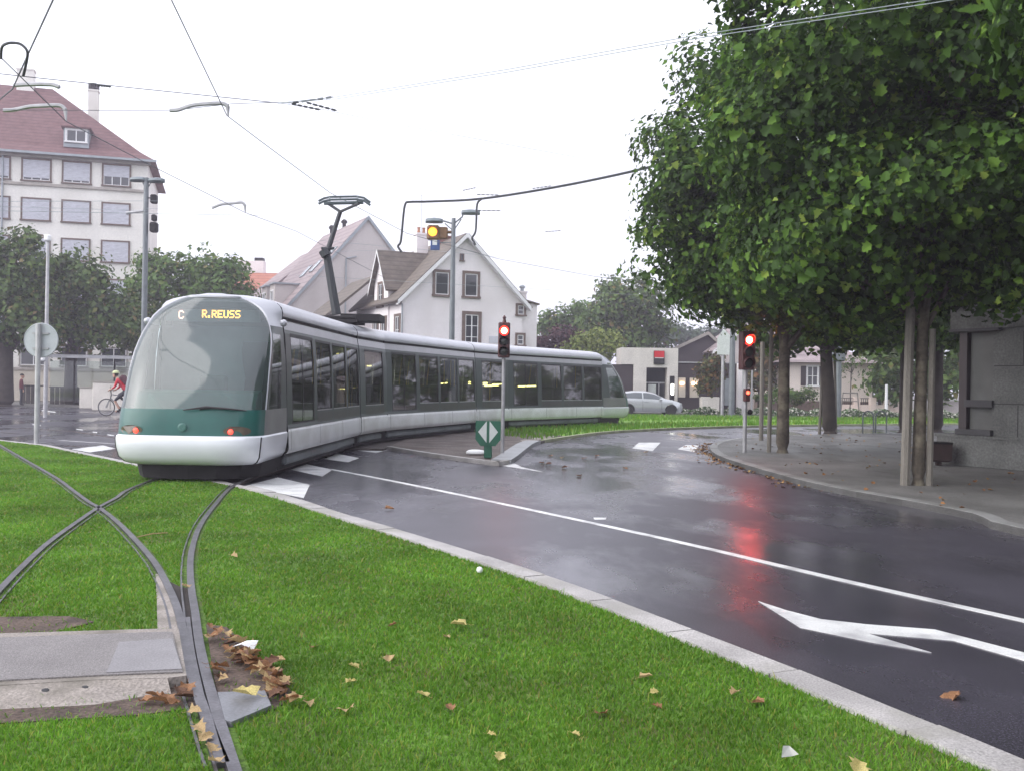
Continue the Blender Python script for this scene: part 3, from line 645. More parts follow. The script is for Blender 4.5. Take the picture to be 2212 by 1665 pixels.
#PART3
# ------------------------------------------------------------------ the tram
TR = Vector((P0.x, 16.2, 0))
tram = thing('tram', 'long silver white tram with green nose and big rounded windscreen crossing the junction', 'tram', TR)
SIDE = [(.36, 1.12), (.5, 1.19), (.82, 1.2), (.85, 1.18), (1.5, 1.165), (2.0, 1.145), (2.45, 1.115), (2.74, 1.06), (2.8, 1.07)]
def sy(z):
    for (a, ya), (b, yb) in zip(SIDE, SIDE[1:]):
        if a <= z <= b: return ya + (yb - ya) * (z - a) / (b - a)
    return SIDE[0][1] if z < .36 else SIDE[-1][1]
ROOFP = [(1.065, 2.8), (1.075, 2.86), (1.05, 2.95), (.97, 3.03), (.8, 3.1), (.5, 3.145), (0, 3.16)]
def panel_grid(m, xs, zs, holes, side, push=0., mi=0):
    for i in range(len(xs) - 1):
        for j in range(len(zs) - 1):
            xm, zm = (xs[i] + xs[i + 1]) / 2, (zs[j] + zs[j + 1]) / 2
            if any(a < xm < b and c < zm < d for a, b, c, d in holes): continue
            q = [(xs[i], side * (sy(zs[j]) + push), zs[j]), (xs[i + 1], side * (sy(zs[j]) + push), zs[j]), (xs[i + 1], side * (sy(zs[j + 1]) + push), zs[j + 1]), (xs[i], side * (sy(zs[j + 1]) + push), zs[j + 1])]
            m.face(q if side < 0 else q[::-1], mi)
def body_profile(m, x, y0=-1.06, z0=.36, sc=1.):
    r = [(-sy(z), z) for z in (.36, .5, .82, .85, 1.5, 2.0, 2.45, 2.74)] + [(-y, z) for y, z in ROOFP]
    r = r + [(-y, z) for y, z in reversed(r[:-1])]
    return [(x, y * sc, .36 + (z - .36) * sc) for y, z in r]
seat_cache = {}
def carriage(name, a, b, wins, doors, mesh_parent=tram, seats=True, tubes=()):
    d = b - a; Lr = d.length; gap = .085; L = Lr - 2 * gap
    rz = math.atan2(d.y, d.x)
    holes = [(x0, x1, 1.09, 2.5) for x0, x1 in wins] + [(x0, x1, .9, 2.52) for x0, x1 in doors]
    xs = sorted({0, L} | {q for h in holes for q in h[:2]}); zs = [.83, .9, 1.09, 1.5, 1.8, 2.1, 2.5, 2.52, 2.58]
    m = MB()
    for s in (-1, 1): panel_grid(m, xs, zs, holes, s)
    fl = MB(); fl.box(.03, L - .03, -1.1, 1.1, .4, .46); root = fl.build(name, M_int, tram, False); build_split(m, 'side_panel', M_pill, root)
    root.location = (a - TR) + d.normalized() * gap; root.rotation_euler = (0, 0, rz)
    # lower dark panel under the windows (a little proud), white skirt, cantrail, gutter, roof
    lp = MB()
    for s in (-1, 1):
        for x0, x1 in wins: panel_grid(lp, [x0 - .03, x1 + .03], [.85, 1.06], [], s, .006)
    build_split(lp, 'lower_panel', M_lowp, root)
    sk = MB()
    for s in (-1, 1):
        pr = [(s * 1.1, .375), (s * 1.16, .385), (s * 1.2, .44), (s * 1.212, .5), (s * 1.2, .76), (s * 1.19, .81), (s * 1.165, .835)]
        rings = [[(x, y, z) for y, z in pr] for x in (0, .02, L / 2, L - .02, L)]
        if s > 0: rings = rings[::-1]
        sk.loft(rings, 0, False)
    build_split(sk, 'skirt', M_wskirt, root, True)
    ct = MB()
    for s in (-1, 1): panel_grid(ct, [0, L], [2.57, 2.65, 2.735], [], s, .004); ct.face([(0, s * 1.075, 2.735), (L, s * 1.075, 2.735), (L, s * 1.0, 2.74), (0, s * 1.0, 2.74)])
    build_split(ct, 'cantrail', M_cant, root)
    rf = MB(); pr = [(-y, z) for y, z in ROOFP] + [(y, z) for y, z in reversed(ROOFP[:-1])]
    pr = [(-.98, 2.79)] + pr + [(.98, 2.79)]
    rf.loft([[(x, y, z) for y, z in pr] for x in (0, L / 2, L)], 0, False); rf.build('roof_fairing', M_roof, root, True)
    se = MB()
    for s in (-1, 1):
        for x in ((.18, L * .36, L * .68, L - .2) if L > 4 else (.2,)):
            se.loft([[(x + d_, s * (y + .003), z) for d_ in (0, .014)] for y, z in ((1.2, .44), (1.212, .5), (1.2, .76), (1.19, .81))], 0, False)
    build_split(se, 'skirt_seam', M_blk, root)
    gu = MB(); gu.box(0, L, -1.0, 1.0, 2.72, 2.80); gu.build('gutter', M_blk, root)
    en = MB()
    for x in (0, L):
        p = body_profile(en, x); q = [(x, y * .84, 1.55 + (z - 1.55) * .86) for _, y, z in p]
        for i in range(len(p) - 1): en.face([p[i], p[i + 1], q[i + 1], q[i]])
    build_split(en, 'end_frame', M_blk, root)
    ce = MB(); ce.box(.03, L - .03, -1.0, 1.0, 2.5, 2.56); ce.build('ceiling', M_intl, root)
    un = MB(); un.box(.0, L, -1.02, 1.02, .1, .4); un.bbox(.25, L - .25, -1.1, 1.1, .17, .34, .04, 1); un.build('underframe', [M_dark, M_ugrey], root)
    for s in (-1, 1):
        for x0, x1 in wins:
            w = MB(); panel_grid(w, [x0, x1], [1.09, 1.8, 2.5], [], s, -.012); w.build('window', M_win, root)
            fm = MB()
            for q in ((x0, x1, 1.09, 1.112), (x0, x0 + .03, 1.11, 2.5), (x1 - .04, x1, 1.11, 2.5), (x0, x1, 2.45, 2.5)): panel_grid(fm, [q[0], q[1]], [q[2], q[3]], [], s, .003, 0 if q[3] > 2 else 1)
            fm.build('window_frame', [M_blk, M_galv], root)
        for x0, x1 in doors:
            w = MB(); panel_grid(w, [x0, x1], [.9, 1.7, 2.52], [], s, -.01); w.build('door_window', M_win, root)
            fm = MB()
            for q in ((x0, x1, .9, .93), (x0, x0 + .05, .93, 2.52), (x1 - .05, x1, .93, 2.52), (x0, x1, 2.46, 2.52), (.5 * (x0 + x1) - .02, .5 * (x0 + x1) + .02, .93, 2.46)): panel_grid(fm, [q[0], q[1]], [q[2], q[3]], [], s, .004)
            fm.build('door_frame', M_blk, root)
    if seats:
        x = 1.0
        while x < L - .8:
            for s in (-1, 1):
                if any(x0 - .2 < x < x1 + .2 for x0, x1 in doors): continue
                if 'm' not in seat_cache:
                    sm = MB(); sm.bbox(-.22, .22, -.42, .42, .4, .5, .04); sm.bbox(-.24, -.14, -.42, .42, .5, 1.15, .04); sm.box(-.05, .05, -.3, .3, 0, .4)
                    so = sm.build('seat', M_seat, root); seat_cache['m'] = so.data
                else: so = link('seat', seat_cache['m'], root)
                so.location = (x, s * .62, .46)
            x += .85
    hr = MB()
    for x in (1.15, L - 1.15):
        for y in (-.45, .45): hr.tube([(x, y, .46), (x, y, 2.5)], .02, 6)
    build_split(hr, 'handrail', M_yel, root)
    for x0, x1, z in tubes:
        tb = MB(); tb.tube([(x0, .3, z), (x1, .3, z + .03)], .022, 6); tb.build('bright_streak', M_tube, root)  # pale yellow bars that glow at eye level behind the glass
    return root
def spread(L, n, x0, x1, gapw=.14):
    w = (x1 - x0 - gapw * (n - 1)) / n; return [(x0 + i * (w + gapw), x0 + i * (w + gapw) + w) for i in range(n)]
for i, nm in enumerate(('carriage', 'linking_module', 'carriage', 'linking_module', 'carriage')):
    a, b = JN[i], JN[i + 1]; L = (b - a).length
    if nm == 'carriage':
        wins = spread(L, 3, 2.3, L - .3, .16); doors = [(.35, 2.05)]
        c = carriage(nm, a, b, wins, doors, tubes=[(.6, 1.5, 1.62), (1.9, 2.4, 1.64), (2.9, 4.2, 1.62)] if i == 4 else ())
    else: c = carriage(nm, a, b, [(.45, L - .55)], [], seats=False)
for i in range(6):                                            # gangway bellows between the modules
    p = JN[i]; t = ((JN[min(i + 1, 5)] - JN[max(i - 1, 0)]) if i else Vector((0, 1, 0))).normalized()
    bl = MB(); bl.loft([body_profile(bl, x, sc=s) for x, s in ((-.11, .955), (-.04, .965), (.04, .965), (.11, .955))], 0, True)
    o = bl.build('bellows', M_blk, tram); o.location = p - TR; o.rotation_euler = (0, 0, math.atan2(t.y, t.x))
# cabs: local x points to the nose
ROWS = [(.32, 1.02, 1.8), (.36, 1.1, 1.92), (.44, 1.16, 2.0), (.6, 1.19, 2.05), (.72, 1.2, 2.05), (.765, 1.2, 2.03), (.79, 1.18, 1.99), (.9, 1.18, 1.975), (1.05, 1.178, 1.95), (1.2, 1.175, 1.9), (1.5, 1.165, 1.77), (1.8, 1.155, 1.59),
        (2.1, 1.14, 1.38), (2.3, 1.115, 1.2), (2.46, 1.08, 1.06), (2.6, 1.03, .94), (2.72, .97, .83), (2.82, .895, .74), (2.9, .81, .67), (2.97, .7, .61), (3.03, .58, .56), (3.08, .44, .52), (3.12, .3, .48), (3.145, .16, .45)]
JW = [(2.35, 1.12), (2.74, 1.06), (2.8, 1.07), (2.86, 1.075), (2.95, 1.05), (3.03, .97), (3.1, .8), (3.145, .5), (3.16, .2)]
def joint_w(z, w):
    if z < 2.35: return w
    for (a, ya), (b, yb) in zip(JW, JW[1:]):
        if a <= z <= b: return ya + (yb - ya) * (z - a) / (b - a)
    return .2
NT = 22
def cab_row(z, w, xt):
    xc = max(.06, xt - .8 if z < 1.6 else xt * .56); e = 2 / 3.5; jw = joint_w(z, w); half = [(0, jw), (xc * .4, jw * .75 + w * .25 if z > 2.35 else w)]
    for k in range(NT + 1):
        th = PI / 2 * k / NT; half.append((xc + (xt - xc) * math.sin(th) ** e, w * math.cos(th) ** e if k < NT else 0.))
    return [(x, -y, z) for x, y in half] + [(x, y, z) for x, y in reversed(half[:-1])]
def make_cab(loc, rz, front):
    grid = [cab_row(*r) for r in ROWS]; NC = len(grid[0]); mid = (NC - 1) // 2
    parts = {k: MB() for k in ('side_panel', 'bumper', 'nose_panel', 'windscreen', 'side_window', 'cab_shell', 'pillar')}
    for i in range(len(ROWS) - 1):
        z = (ROWS[i][0] + ROWS[i + 1][0]) / 2
        for j in range(NC - 1):
            c = j if j < mid else NC - 2 - j                       # 0,1 side; 2.. corner angle
            th = (c - 2 + .5) / NT * 90
            if z < .78: k = 'bumper'
            elif z < 1.2: k = 'nose_panel' if th > 13 else 'side_panel'
            elif z < 3.07 and th > 11: k = 'windscreen'
            elif z < 2.4 and 1.05 < z and c >= 1 and th < 6: k = 'side_window'
            elif z < 2.6: k = 'pillar'
            else: k = 'cab_shell'
            q = [grid[i][j], grid[i][j + 1], grid[i + 1][j + 1], grid[i + 1][j]]
            parts[k].face(q)
    def weld(mb):
        d = {}; nv = []; mp = []
        for p in mb.v:
            kk = tuple(round(c, 5) for c in p)
            if kk not in d: d[kk] = len(nv); nv.append(p)
            mp.append(d[kk])
        nf = []
        for f in mb.f:
            f2 = []
            for i in f:
                if mp[i] not in f2: f2.append(mp[i])
            nf.append(tuple(f2))
        keep = [i for i, f in enumerate(nf) if len(f) > 2]; mb.v = nv; mb.f = [nf[i] for i in keep]; mb.m = [mb.m[i] for i in keep]
    for p in parts.values(): weld(p)
    it = MB(); it.box(.05, 1.2, -1.05, 1.05, .4, .5); root = it.build('cab', M_int, tram); build_split(parts['cab_shell'], 'cab_shell', M_roof, root, True); root.location = loc; root.rotation_euler = (0, 0, rz)
    parts['bumper'].build('bumper', M_white, root, True); parts['nose_panel'].build('nose_panel', M_green, root, True)
    parts['windscreen'].build('windscreen', M_scr, root, True); build_split(parts['side_panel'], 'side_panel', mat('cab_side_grey', (.2, .2, .2), .35, .15, 2.), root, True); build_split(parts['side_window'], 'side_window', M_win, root, True)
    build_split(parts['pillar'], 'pillar', M_pill, root, True)
    rim = MB()                                                   # silver rim arch round the windscreen
    for s in (-1, 1):
        pts = []
        for r in ROWS[9:22]:
            row = cab_row(*r); c = 2 + int(11 / 90 * NT + .5); p = row[c] if s < 0 else row[NC - 1 - c]; pts.append(Vector(p))
        rim.tube(pts, [.014 if q.z < 2.6 else .03 for q in pts], 6)
    top = cab_row(*ROWS[21]); rim.tube([Vector(p) for p in top[5:NC - 5]], .028, 6)
    build_split(rim, 'windscreen_rim', M_roof, root, True)
    jt = MB(); jt.tube([Vector(cab_row(*r)[2 + 5]) for r in ROWS[0:6]], .014, 6); jt.tube([Vector(cab_row(*r)[NC - 1 - 7]) for r in ROWS[0:6]], .014, 6); build_split(jt, 'bumper_joint', M_blk, root, True)
    un = MB()
    ug = [[(x, y * k, z) for x, y in ((0, -1.05), (1.1, -1.02), (1.5, -.8), (1.66, -.45), (1.7, 0), (1.66, .45), (1.5, .8), (1.1, 1.02), (0, 1.05))] for z, k in ((.09, .96), (.2, .99), (.36, 1.02))]
    un.loft(ug, 0, True, True); un.build('underframe', M_dark, root)
    it = MB(); it.box(.02, .06, -1.02, 1.02, .5, 2.6); it.build('cab_bulkhead', mat('cab_inner', (.2, .23, .24), .7, .25, 1.5), root)
    da = MB(); da.loft([[(.95, y, .95), (.95, y, 1.5), (1.25, y, 1.45), (1.68 if abs(y) < .8 else 1.4, y, 1.2), (1.74 if abs(y) < .8 else 1.5, y, 1.0)] for y in (-.98, -.8, -.4, .4, .8, .98)], 0, True, True); da.build('dashboard', mat('green_dash', (.05, .22, .17), .6, .15, 3.), root)
    cb_ = MB(); cb_.loft([[(.5, .66, z), (1.0 - (z - 1.2) * .3, .62 + .06 * math.sin(z * 5), z), (1.0 - (z - 1.2) * .3, .97, z), (.5, .97, z)] for z in (.6, 1.0, 1.4, 1.7, 2.0, 2.2, 2.32)], 0, True, True); cb_.build('reflection_shape', M_dark, root)  # added dark form standing in for a tree reflected in the windscreen
    cs_ = MB(); cs_.bbox(.35, .8, -.25, .25, .85, .97, .05); cs_.bbox(.3, .42, -.24, .24, .97, 1.75, .05); cs_.box(.52, .62, -.05, .05, .5, .85); cs_.build('driver_seat', M_seat, root)
    # tail lamp clusters low in the green panel
    for s in (-1, 1):
        zz = .87; rw = cab_row(.87, 1.18, 1.978)
        def on(y, z):
            for a, b in zip(rw, rw[1:]):
                if a[1] <= s * y <= b[1]:
                    t = (s * y - a[1]) / max(1e-6, b[1] - a[1]); return Vector((a[0] + (b[0] - a[0]) * t, s * y, z))
        lm = MB(); ring = []
        for k in range(18):
            an = 2 * PI * k / 18; y = .83 + .2 * math.cos(an); p = on(y, zz + .075 * math.sin(an)); ring.append(p + Vector((.012, 0, 0)))
        lm.face(ring if s > 0 else ring[::-1]); lo_ = lm.build('lamp_cluster', mat('lamp_brown', (.1, .075, .05), .3, .3, 10., coat=.5), root)
        if front:
            c = on(.74, .86); l2 = MB(); l2.lathe([(.042, 0), (.038, .014), (.022, .022), (.004, .025)], 14, 0, Matrix.Translation(c + Vector((.01, 0, 0))) @ Matrix.Rotation(R(90), 4, 'Y')); l2.build('tail_lamp', M_taill, lo_)
    em = MB(); em.lathe([(.07, 0), (.07, .012), (.05, .02)], 18, 0, Matrix.Translation((1.983, 0, .92)) @ Matrix.Rotation(R(90), 4, 'Y')); em.build('round_badge', mat('badge', (.06, .16, .14), .4, .2, 30.), root)
    wp = MB(); wp.tube([(1.93, .25 if front else -.2, 1.2), (1.925, .5, 1.235), (1.92, .8, 1.21)], .012, 6); wp.tube([(1.955, .0, 1.19), (1.945, .35, 1.24), (1.90, .72, 1.215), (1.8, .95, 1.19)], [.008, .02, .016, .008], 6); wp.build('wiper', M_blk, root)
    for s in (-1, 1):
        cm = MB(); cm.lathe([(.004, -.09), (.05, -.06), (.065, 0), (.05, .07), (.004, .1)], 10, 0, Matrix.Translation((.32, s * 1.17, 2.66)) @ Matrix.Rotation(R(90), 4, 'Y')); cm.build('camera_pod', M_roof, root, True)
    if front:
        bx = MB(); bx.box(.42, .5, -.8, .8, 2.66, 2.86); db = bx.build('destination_display', mat('display_panel', (.25, .27, .29), .5, .1, 3.), root)
        FONT = {'C': '01110 10001 10000 10000 10000 10001 01110', 'R': '11110 10001 10001 11110 10100 10010 10001', 'E': '11111 10000 10000 11110 10000 10000 11111', 'U': '10001 10001 10001 10001 10001 10001 01110', 'S': '01111 10000 10000 01110 00001 00001 11110', '.': '000 000 000 000 000 110 110'}
        def led(txt, y, z, px, m_, nm):
            lt = MB()
            for ch in txt:
                rows = FONT[ch].split()
                for r_, row in enumerate(rows):
                    for c_, b_ in enumerate(row):
                        if b_ == '1':
                            yy_ = y + c_ * px; zz_ = z - r_ * px * 1.12; lt.box(.5, .506, yy_, yy_ + px * .86, zz_ - px * .95, zz_)
                y += (len(rows[0]) + 1) * px
            return lt.build(nm, m_, db)
        led('C', -.58, 2.835, .018, M_ledp, 'route_letter'); led('R.REUSS', -.18, 2.85, .0167, M_led, 'destination_text')
    return root
make_cab(P0 - TR, R(-90), True)
hd = JN[5] - JN[4]; make_cab(JN[5] - TR, math.atan2(hd.y, hd.x) - R(5), False).scale = (1.25, 1, 1)
# pantograph
PY = 25.6
def pa(u, v, Y=PY): return at(u, v, Y) - TR
pg = MB(); pg.box(-.75, .75, -.7, .7, -.03, .05); pg.tube([(-.7, -.6, .1), (.7, -.6, .1)], .04, 6); pg.tube([(-.7, .6, .1), (.7, .6, .1)], .04, 6); pg.box(.3, 1.3, -.5, .5, .02, .2)
pgo = pg.build('pantograph', M_dark, tram); pbase = Vector((-4.68, 25.75, 3.2)) - TR; pgo.location = pbase; pgo.rotation_euler = (0, 0, R(-8)); pgo.rotation_euler = (0, 0, 0)
def pgp(u, v, Y=PY): return pa(u, v, Y) - pbase
arm = MB(); arm.tube([pgp(727, 680, 25.7), pgp(706, 553, 25.7)], [.12, .1], 8); arm.tube([pgp(706, 553), pgp(699, 541)], .14, 8); arm.build('lower_arm', M_cable, pgo)
arm = MB(); arm.tube([pgp(706, 548, 25.6), pgp(735, 458, 25.6)], [.07, .055], 8); arm.tube([pgp(694, 537), pgp(722, 537)], .035, 6); arm.tube([pgp(735, 458, 25.6), pgp(708, 440, 25.9)], .04, 6); arm.tube([pgp(735, 458, 25.6), pgp(776, 440, 25.2)], .04, 6); arm.build('upper_arm', M_cable, pgo)
hdm = MB()
for y0, dv in ((25.2, 0), (26.3, -6)):
    hdm.tube([pgp(688, 441 + dv, y0), pgp(700, 435 + dv, y0), pgp(715, 432 + dv, y0), pgp(770, 431 + dv, y0), pgp(786, 434 + dv, y0), pgp(800, 444 + dv, y0)], .03, 6)
hdm.tube([pgp(712, 434, 25.2), pgp(712, 428, 26.3)], .025, 6); hdm.tube([pgp(772, 433, 25.2), pgp(772, 427, 26.3)], .025, 6); hdm.tube([pgp(700, 440, 25.7), pgp(785, 438, 25.7)], .045, 6)
hdm.build('collector_head', mat('pantograph_head', (.06, .085, .09), .5, .2, 8.), pgo)
#PART4
# ------------------------------------------------------------------ overhead line
CW = 6.4
def wire(name, pts, r, label, cat, mat_=None, group=None, k=5, sm=False):
    P = [Vector(p) for p in pts]
    if sm: P = smooth_path(P, 5)
    o = P[0].copy(); m = MB(); m.tube([p - o for p in P], r, k)
    return tag(m.build(name, mat_ or M_wire, None, True, o), label, cat, group)
c1 = [Vector((-3.1, 9.5, CW)), at(370, 0, 12.45), at(490, 250, 17.85), at(560, 303, 19.9), Vector((-4.75, 25.6, CW + .12)), Vector((-3.4, 31.5, CW)), Vector((-.6, 37.5, CW)), Vector((3.5, 43, CW)), Vector((10, 48.5, CW))]
wire('contact_wire', c1, .009, 'contact wire running over the tram roof and its pantograph', 'wire')
c2 = [at(-60, 60, 14.5), at(0, 123, 16), at(143, 263, 18.4), at(320, 355, 22), at(530, 460, 28.1), at(640, 500, 33), Vector((-5.8, 45, CW))]
wire('contact_wire', c2, .009, 'contact wire of the left hand track crossing in front of the tall white building', 'wire')
c3 = [at(150, -90, 11.5), at(115, 0, 13), at(63, 113, 15.4), at(27, 193, 17.5), at(-30, 240, 19.5), at(-120, 300, 22)]
wire('contact_wire', c3, .013, 'thick wire rising steeply at the top left corner beside the cable loop', 'wire')
wire('jumper_cable', [at(2, 128, 15.6), at(4, 104, 15.5), at(14, 95, 15.4), at(30, 93, 15.4), at(46, 97, 15.4), at(59, 113, 15.4), at(56, 140, 15.5), at(50, 165, 15.6)], .022, 'dark cable loop arching between two wires at the top left', 'cable', M_cable, sm=True)
S = at(600, 223, 18)
wire('span_wire', [at(-120, 142, 17), at(0, 160, 17.2), at(43, 165, 17.3), at(280, 190, 17.6), S], .008, 'span wire from the top left to the junction of the wires above the tram', 'wire')
wire('span_wire', [at(-120, 236, 18), at(0, 238, 18), at(367, 240, 18), at(500, 225, 18), at(590, 222, 18), at(640, 224, 18)], .006, 'lower span wire carrying the two registration arms', 'wire')
M_faint = mat('thin_wire', (.3, .34, .36), .5, 0, metal=.3)
wire('span_wire', [S, at(720, 211, 17), at(1100, 150, 14.4), at(1510, 76, 12.4), at(2010, 0, 10.5), at(2300, -46, 9.5)], .0055, 'upper thin wire of the pair running over the white sky into the right hand trees', 'wire', M_faint)
wire('span_wire', [S + Vector((0, 0, -.01)), at(730, 214, 16.8), at(1100, 156, 14.2), at(1510, 83, 12.2), at(2010, 8, 10.3), at(2300, -38, 9.3)], .0055, 'lower thin wire of the pair running over the white sky into the right hand trees', 'wire', M_faint)
wire('span_wire', [S, at(690, 236, 19), at(850, 268, 22), at(1300, 350, 32)], .005, 'faint wire sloping down to the right over the middle of the sky', 'wire', M_faint)
def insul(px, Y, label):
    a, b = px; m = MB(); A = at(*a, Y); B = at(*b, Y); n_ = 5
    for i in range(n_):
        p = A.lerp(B, (i + .1) / n_); q = A.lerp(B, (i + .75) / n_); m.tube([p - A, q - A], [.012, .026, .012][0:2] if False else .02, 6)
    m.tube([Vector((0, 0, 0)), B - A], .008, 5); tag(m.build('insulator', M_cable, None, False, A), label, 'insulator', 'insulators on the span wires')
insul(((632, 223), (720, 210)), 17.6, 'rod insulator on the upper branch of the wire junction'); insul(((630, 225), (692, 238)), 18.2, 'rod insulator on the lower branch of the wire junction'); insul(((662, 222), (728, 240)), 18.0, 'rod insulator on the middle branch of the wire junction')
insul(((212, 185), (240, 188)), 17.5, 'rod insulator beside the chimney of the tall white building')
for (a, b, Y, lb) in (((1000, 412), (1028, 406), 40, 'insulator link above the feeder cable at its left drop'), ((1030, 421), (1078, 422), 40, 'insulator link just under the feeder cable'), ((1032, 455), (1082, 456), 40, 'insulator link right of the street lamp head'), ((1178, 501), (1212, 499), 45, 'insulator link alone in the sky left of the big trees'), ((1150, 408), (1192, 402), 40, 'insulator link touching the thick feeder cable')):
    insul((a, b), Y, lb)
def reg_arm(pts, Y, label):
    P = [at(u, v, Y) for u, v in pts]; m = MB(); m.tube(smooth_path([p - P[0] for p in P[:-1]], 4), .038, 6); m.tube([P[-2] - P[0], P[-1] - P[0]], [.04, .015], 6)
    tag(m.build('registration_arm', M_galv, None, True, P[0]), label, 'catenary arm', 'registration arms')
reg_arm([(367, 239), (385, 238), (412, 229), (445, 225), (480, 224), (492, 231), (493, 252)], 18, 'curved grey registration arm holding the contact wire in front of the white sky')
reg_arm([(8, 239), (30, 238), (65, 231), (100, 229), (130, 229), (141, 238), (143, 262)], 18.4, 'curved registration arm seen against the roof of the tall building')
reg_arm([(458, 450), (478, 442), (500, 440), (522, 438), (529, 444), (530, 459)], 28, 'small registration arm between the lamp post and the pantograph')
reg_arm([(30, 185), (60, 183), (100, 183), (115, 184), (128, 189), (130, 190)], 17.5, 'short registration arm above the roof ridge at the top left')
for (a, b, Ya, Yb, lb) in (((-60, 436), (545, 434), 30, 42, 'thin cross wire over the upper windows of the tall building, topmost of three'), ((-60, 445), (320, 456), 30, 45, 'thin cross wire over the tall building, middle one of three'), ((-60, 455), (560, 466), 28, 30, 'thin cross wire over the tall building, lowest of three'),
    ((313, 452), (690, 438), 45, 34, 'thin cross wire from the twin lamp post to the pantograph'), ((690, 520), (1140, 560), 40, 60, 'thin wire crossing both house gables'), ((640, 595), (1420, 640), 45, 70, 'thin wire crossing the gable windows'), ((1060, 555), (1400, 590), 55, 70, 'thin wire right of the gable in the pale sky'), ((690, 545), (860, 540), 45, 60, 'thin wire across the grey gable')):
    wire('span_wire', [at(*a, Ya), at(*b, Yb)], .007, lb, 'wire', M_faint)
fe = [at(1500, 335, 30), at(1365, 371, 32), at(1200, 405, 34), at(1040, 430, 36), at(930, 436, 37), at(885, 437, 37), at(876, 441, 37), at(872, 462, 37), at(868, 505, 37), at(865, 525, 37), at(860, 533, 37), at(868, 545, 37)]
wire('feeder_cable', fe, .045, 'thick black feeder cable coming out of the trees and dropping beside the grey gable', 'cable', M_cable, sm=True)
wire('feeder_cable', [at(1040, 431, 36), at(1031, 442, 36), at(1029, 480, 36), at(1027, 502, 36), at(1020, 515, 36), at(1024, 523, 36), at(1027, 530, 36)], .04, 'shorter black cable hanging down from the feeder above the white gable', 'cable', M_cable, sm=True)

# ------------------------------------------------------------------ poles, signals, signs
def lamp_post(u, v0, v1, Y, r0, r1, heads, label, curved=False):
    b = at(u, 850, Y); b.z = 0; top = at(v0[0], v0[1], Y); h = top.z
    root = thing('lamp_post', label, 'lamp post', (b.x, b.y, 0))
    m = MB(); m.tube([(0, 0, 0), (0, 0, .9), (0, 0, .95), (0, 0, h)], [r0 * 1.35, r0 * 1.3, r0, r1], 12); m.build('pole', M_pole, root, True)
    for (hu, hv, hl) in heads:
        p = at(hu, hv, Y) - b; sg = 1 if p.x > 0 else -1
        a = MB(); a.tube([(0, 0, h - .25), (p.x * .5, 0, (h - .1 + p.z) / 2), (p.x - sg * hl * .4, 0, p.z)], .035, 6); a.tube([(0, 0, h - .55), (p.x * .45, 0, (h - .2 + p.z) / 2 - .05)], .025, 6); ao = a.build('arm', M_pole, root, True)
        hm = MB(); hm.loft([[(p.x + x, y * w, p.z + z) for y, z in ((-.5, 0), (-.35, .1), (0, .15 * t_ + .02), (.35, .1), (.5, 0), (.3, -.07), (-.3, -.07))] for x, w, t_ in ((-hl / 2, .15, .2), (-hl * .35, .4, .8), (0, .5, 1), (hl * .35, .42, .8), (hl / 2, .12, .2))], 0, True, True)
        hm.build('lamp_head', mat('lamp_head_grey', (.12, .15, .16), .4, .15, 5.), ao, True)
    return root, b, h
lp, b, h = lamp_post(309, (318, 385), 0, 45, .14, .11, [(299, 390, .75), (338, 392, .75)], 'tall grey lamp post with two flat heads in front of the white building')
m = MB(); m.bbox(-.16, .16, -.2, .2, 0, .45, .06); m.bbox(-.1, .1, -.15, .15, .5, .8, .05); o = m.build('speaker_box', M_dark, lp); o.location = (.38, 0, 8.3)
m = MB(); m.bbox(-.14, .14, -.16, .16, 0, .4, .05); m.tube([(-.35, 0, .25), (0, 0, .25)], .03, 6); o = m.build('bracket_box', M_dark, lp); o.location = (.36, 0, 9.6)
m = MB(); m.tube([(0, 0, 0), (-.55, 0, -.06)], .06, 8); m.tube([(-.5, 0, -.05), (-.75, 0, -.1)], [.05, .09], 8); o = m.build('camera', M_galv, lp); o.location = (-.12, 0, 9.25)
lp2, b2, h2 = lamp_post(974, (976, 472), 0, 43, .14, .09, [(938, 479, .75), (1017, 461, .8)], 'grey lamp post with two arms standing behind the tram in front of the white house')
def torus_ring(m, R_, r, k=24, k2=8, mx=None, mi=0):
    rings = []
    for i in range(k + 1):
        a = 2 * PI * i / k; rings.append([Vector(((R_ + r * math.cos(2 * PI * j / k2)) * math.cos(a), r * math.sin(2 * PI * j / k2), (R_ + r * math.cos(2 * PI * j / k2)) * math.sin(a))) for j in range(k2)])
        if mx is not None: rings[-1] = [mx @ p for p in rings[-1]]
    m.loft(rings, mi, True)
def visor(m, r, d, mx):                                            # half tube hood over a lens, opening along -y
    for k in range(-2, 12):
        a0, a1 = PI * k / 10 - 0, PI * (k + 1) / 10
        p = [Vector((r * math.cos(a), y, r * math.sin(a))) for a, y in ((a0, 0), (a1, 0), (a1, -d * (.5 + .5 * max(0, math.sin(a1)))), (a0, -d * (.5 + .5 * max(0, math.sin(a0)))))]
        m.face([mx @ q for q in p]); m.face([mx @ (q * 1.04) for q in reversed(p)])
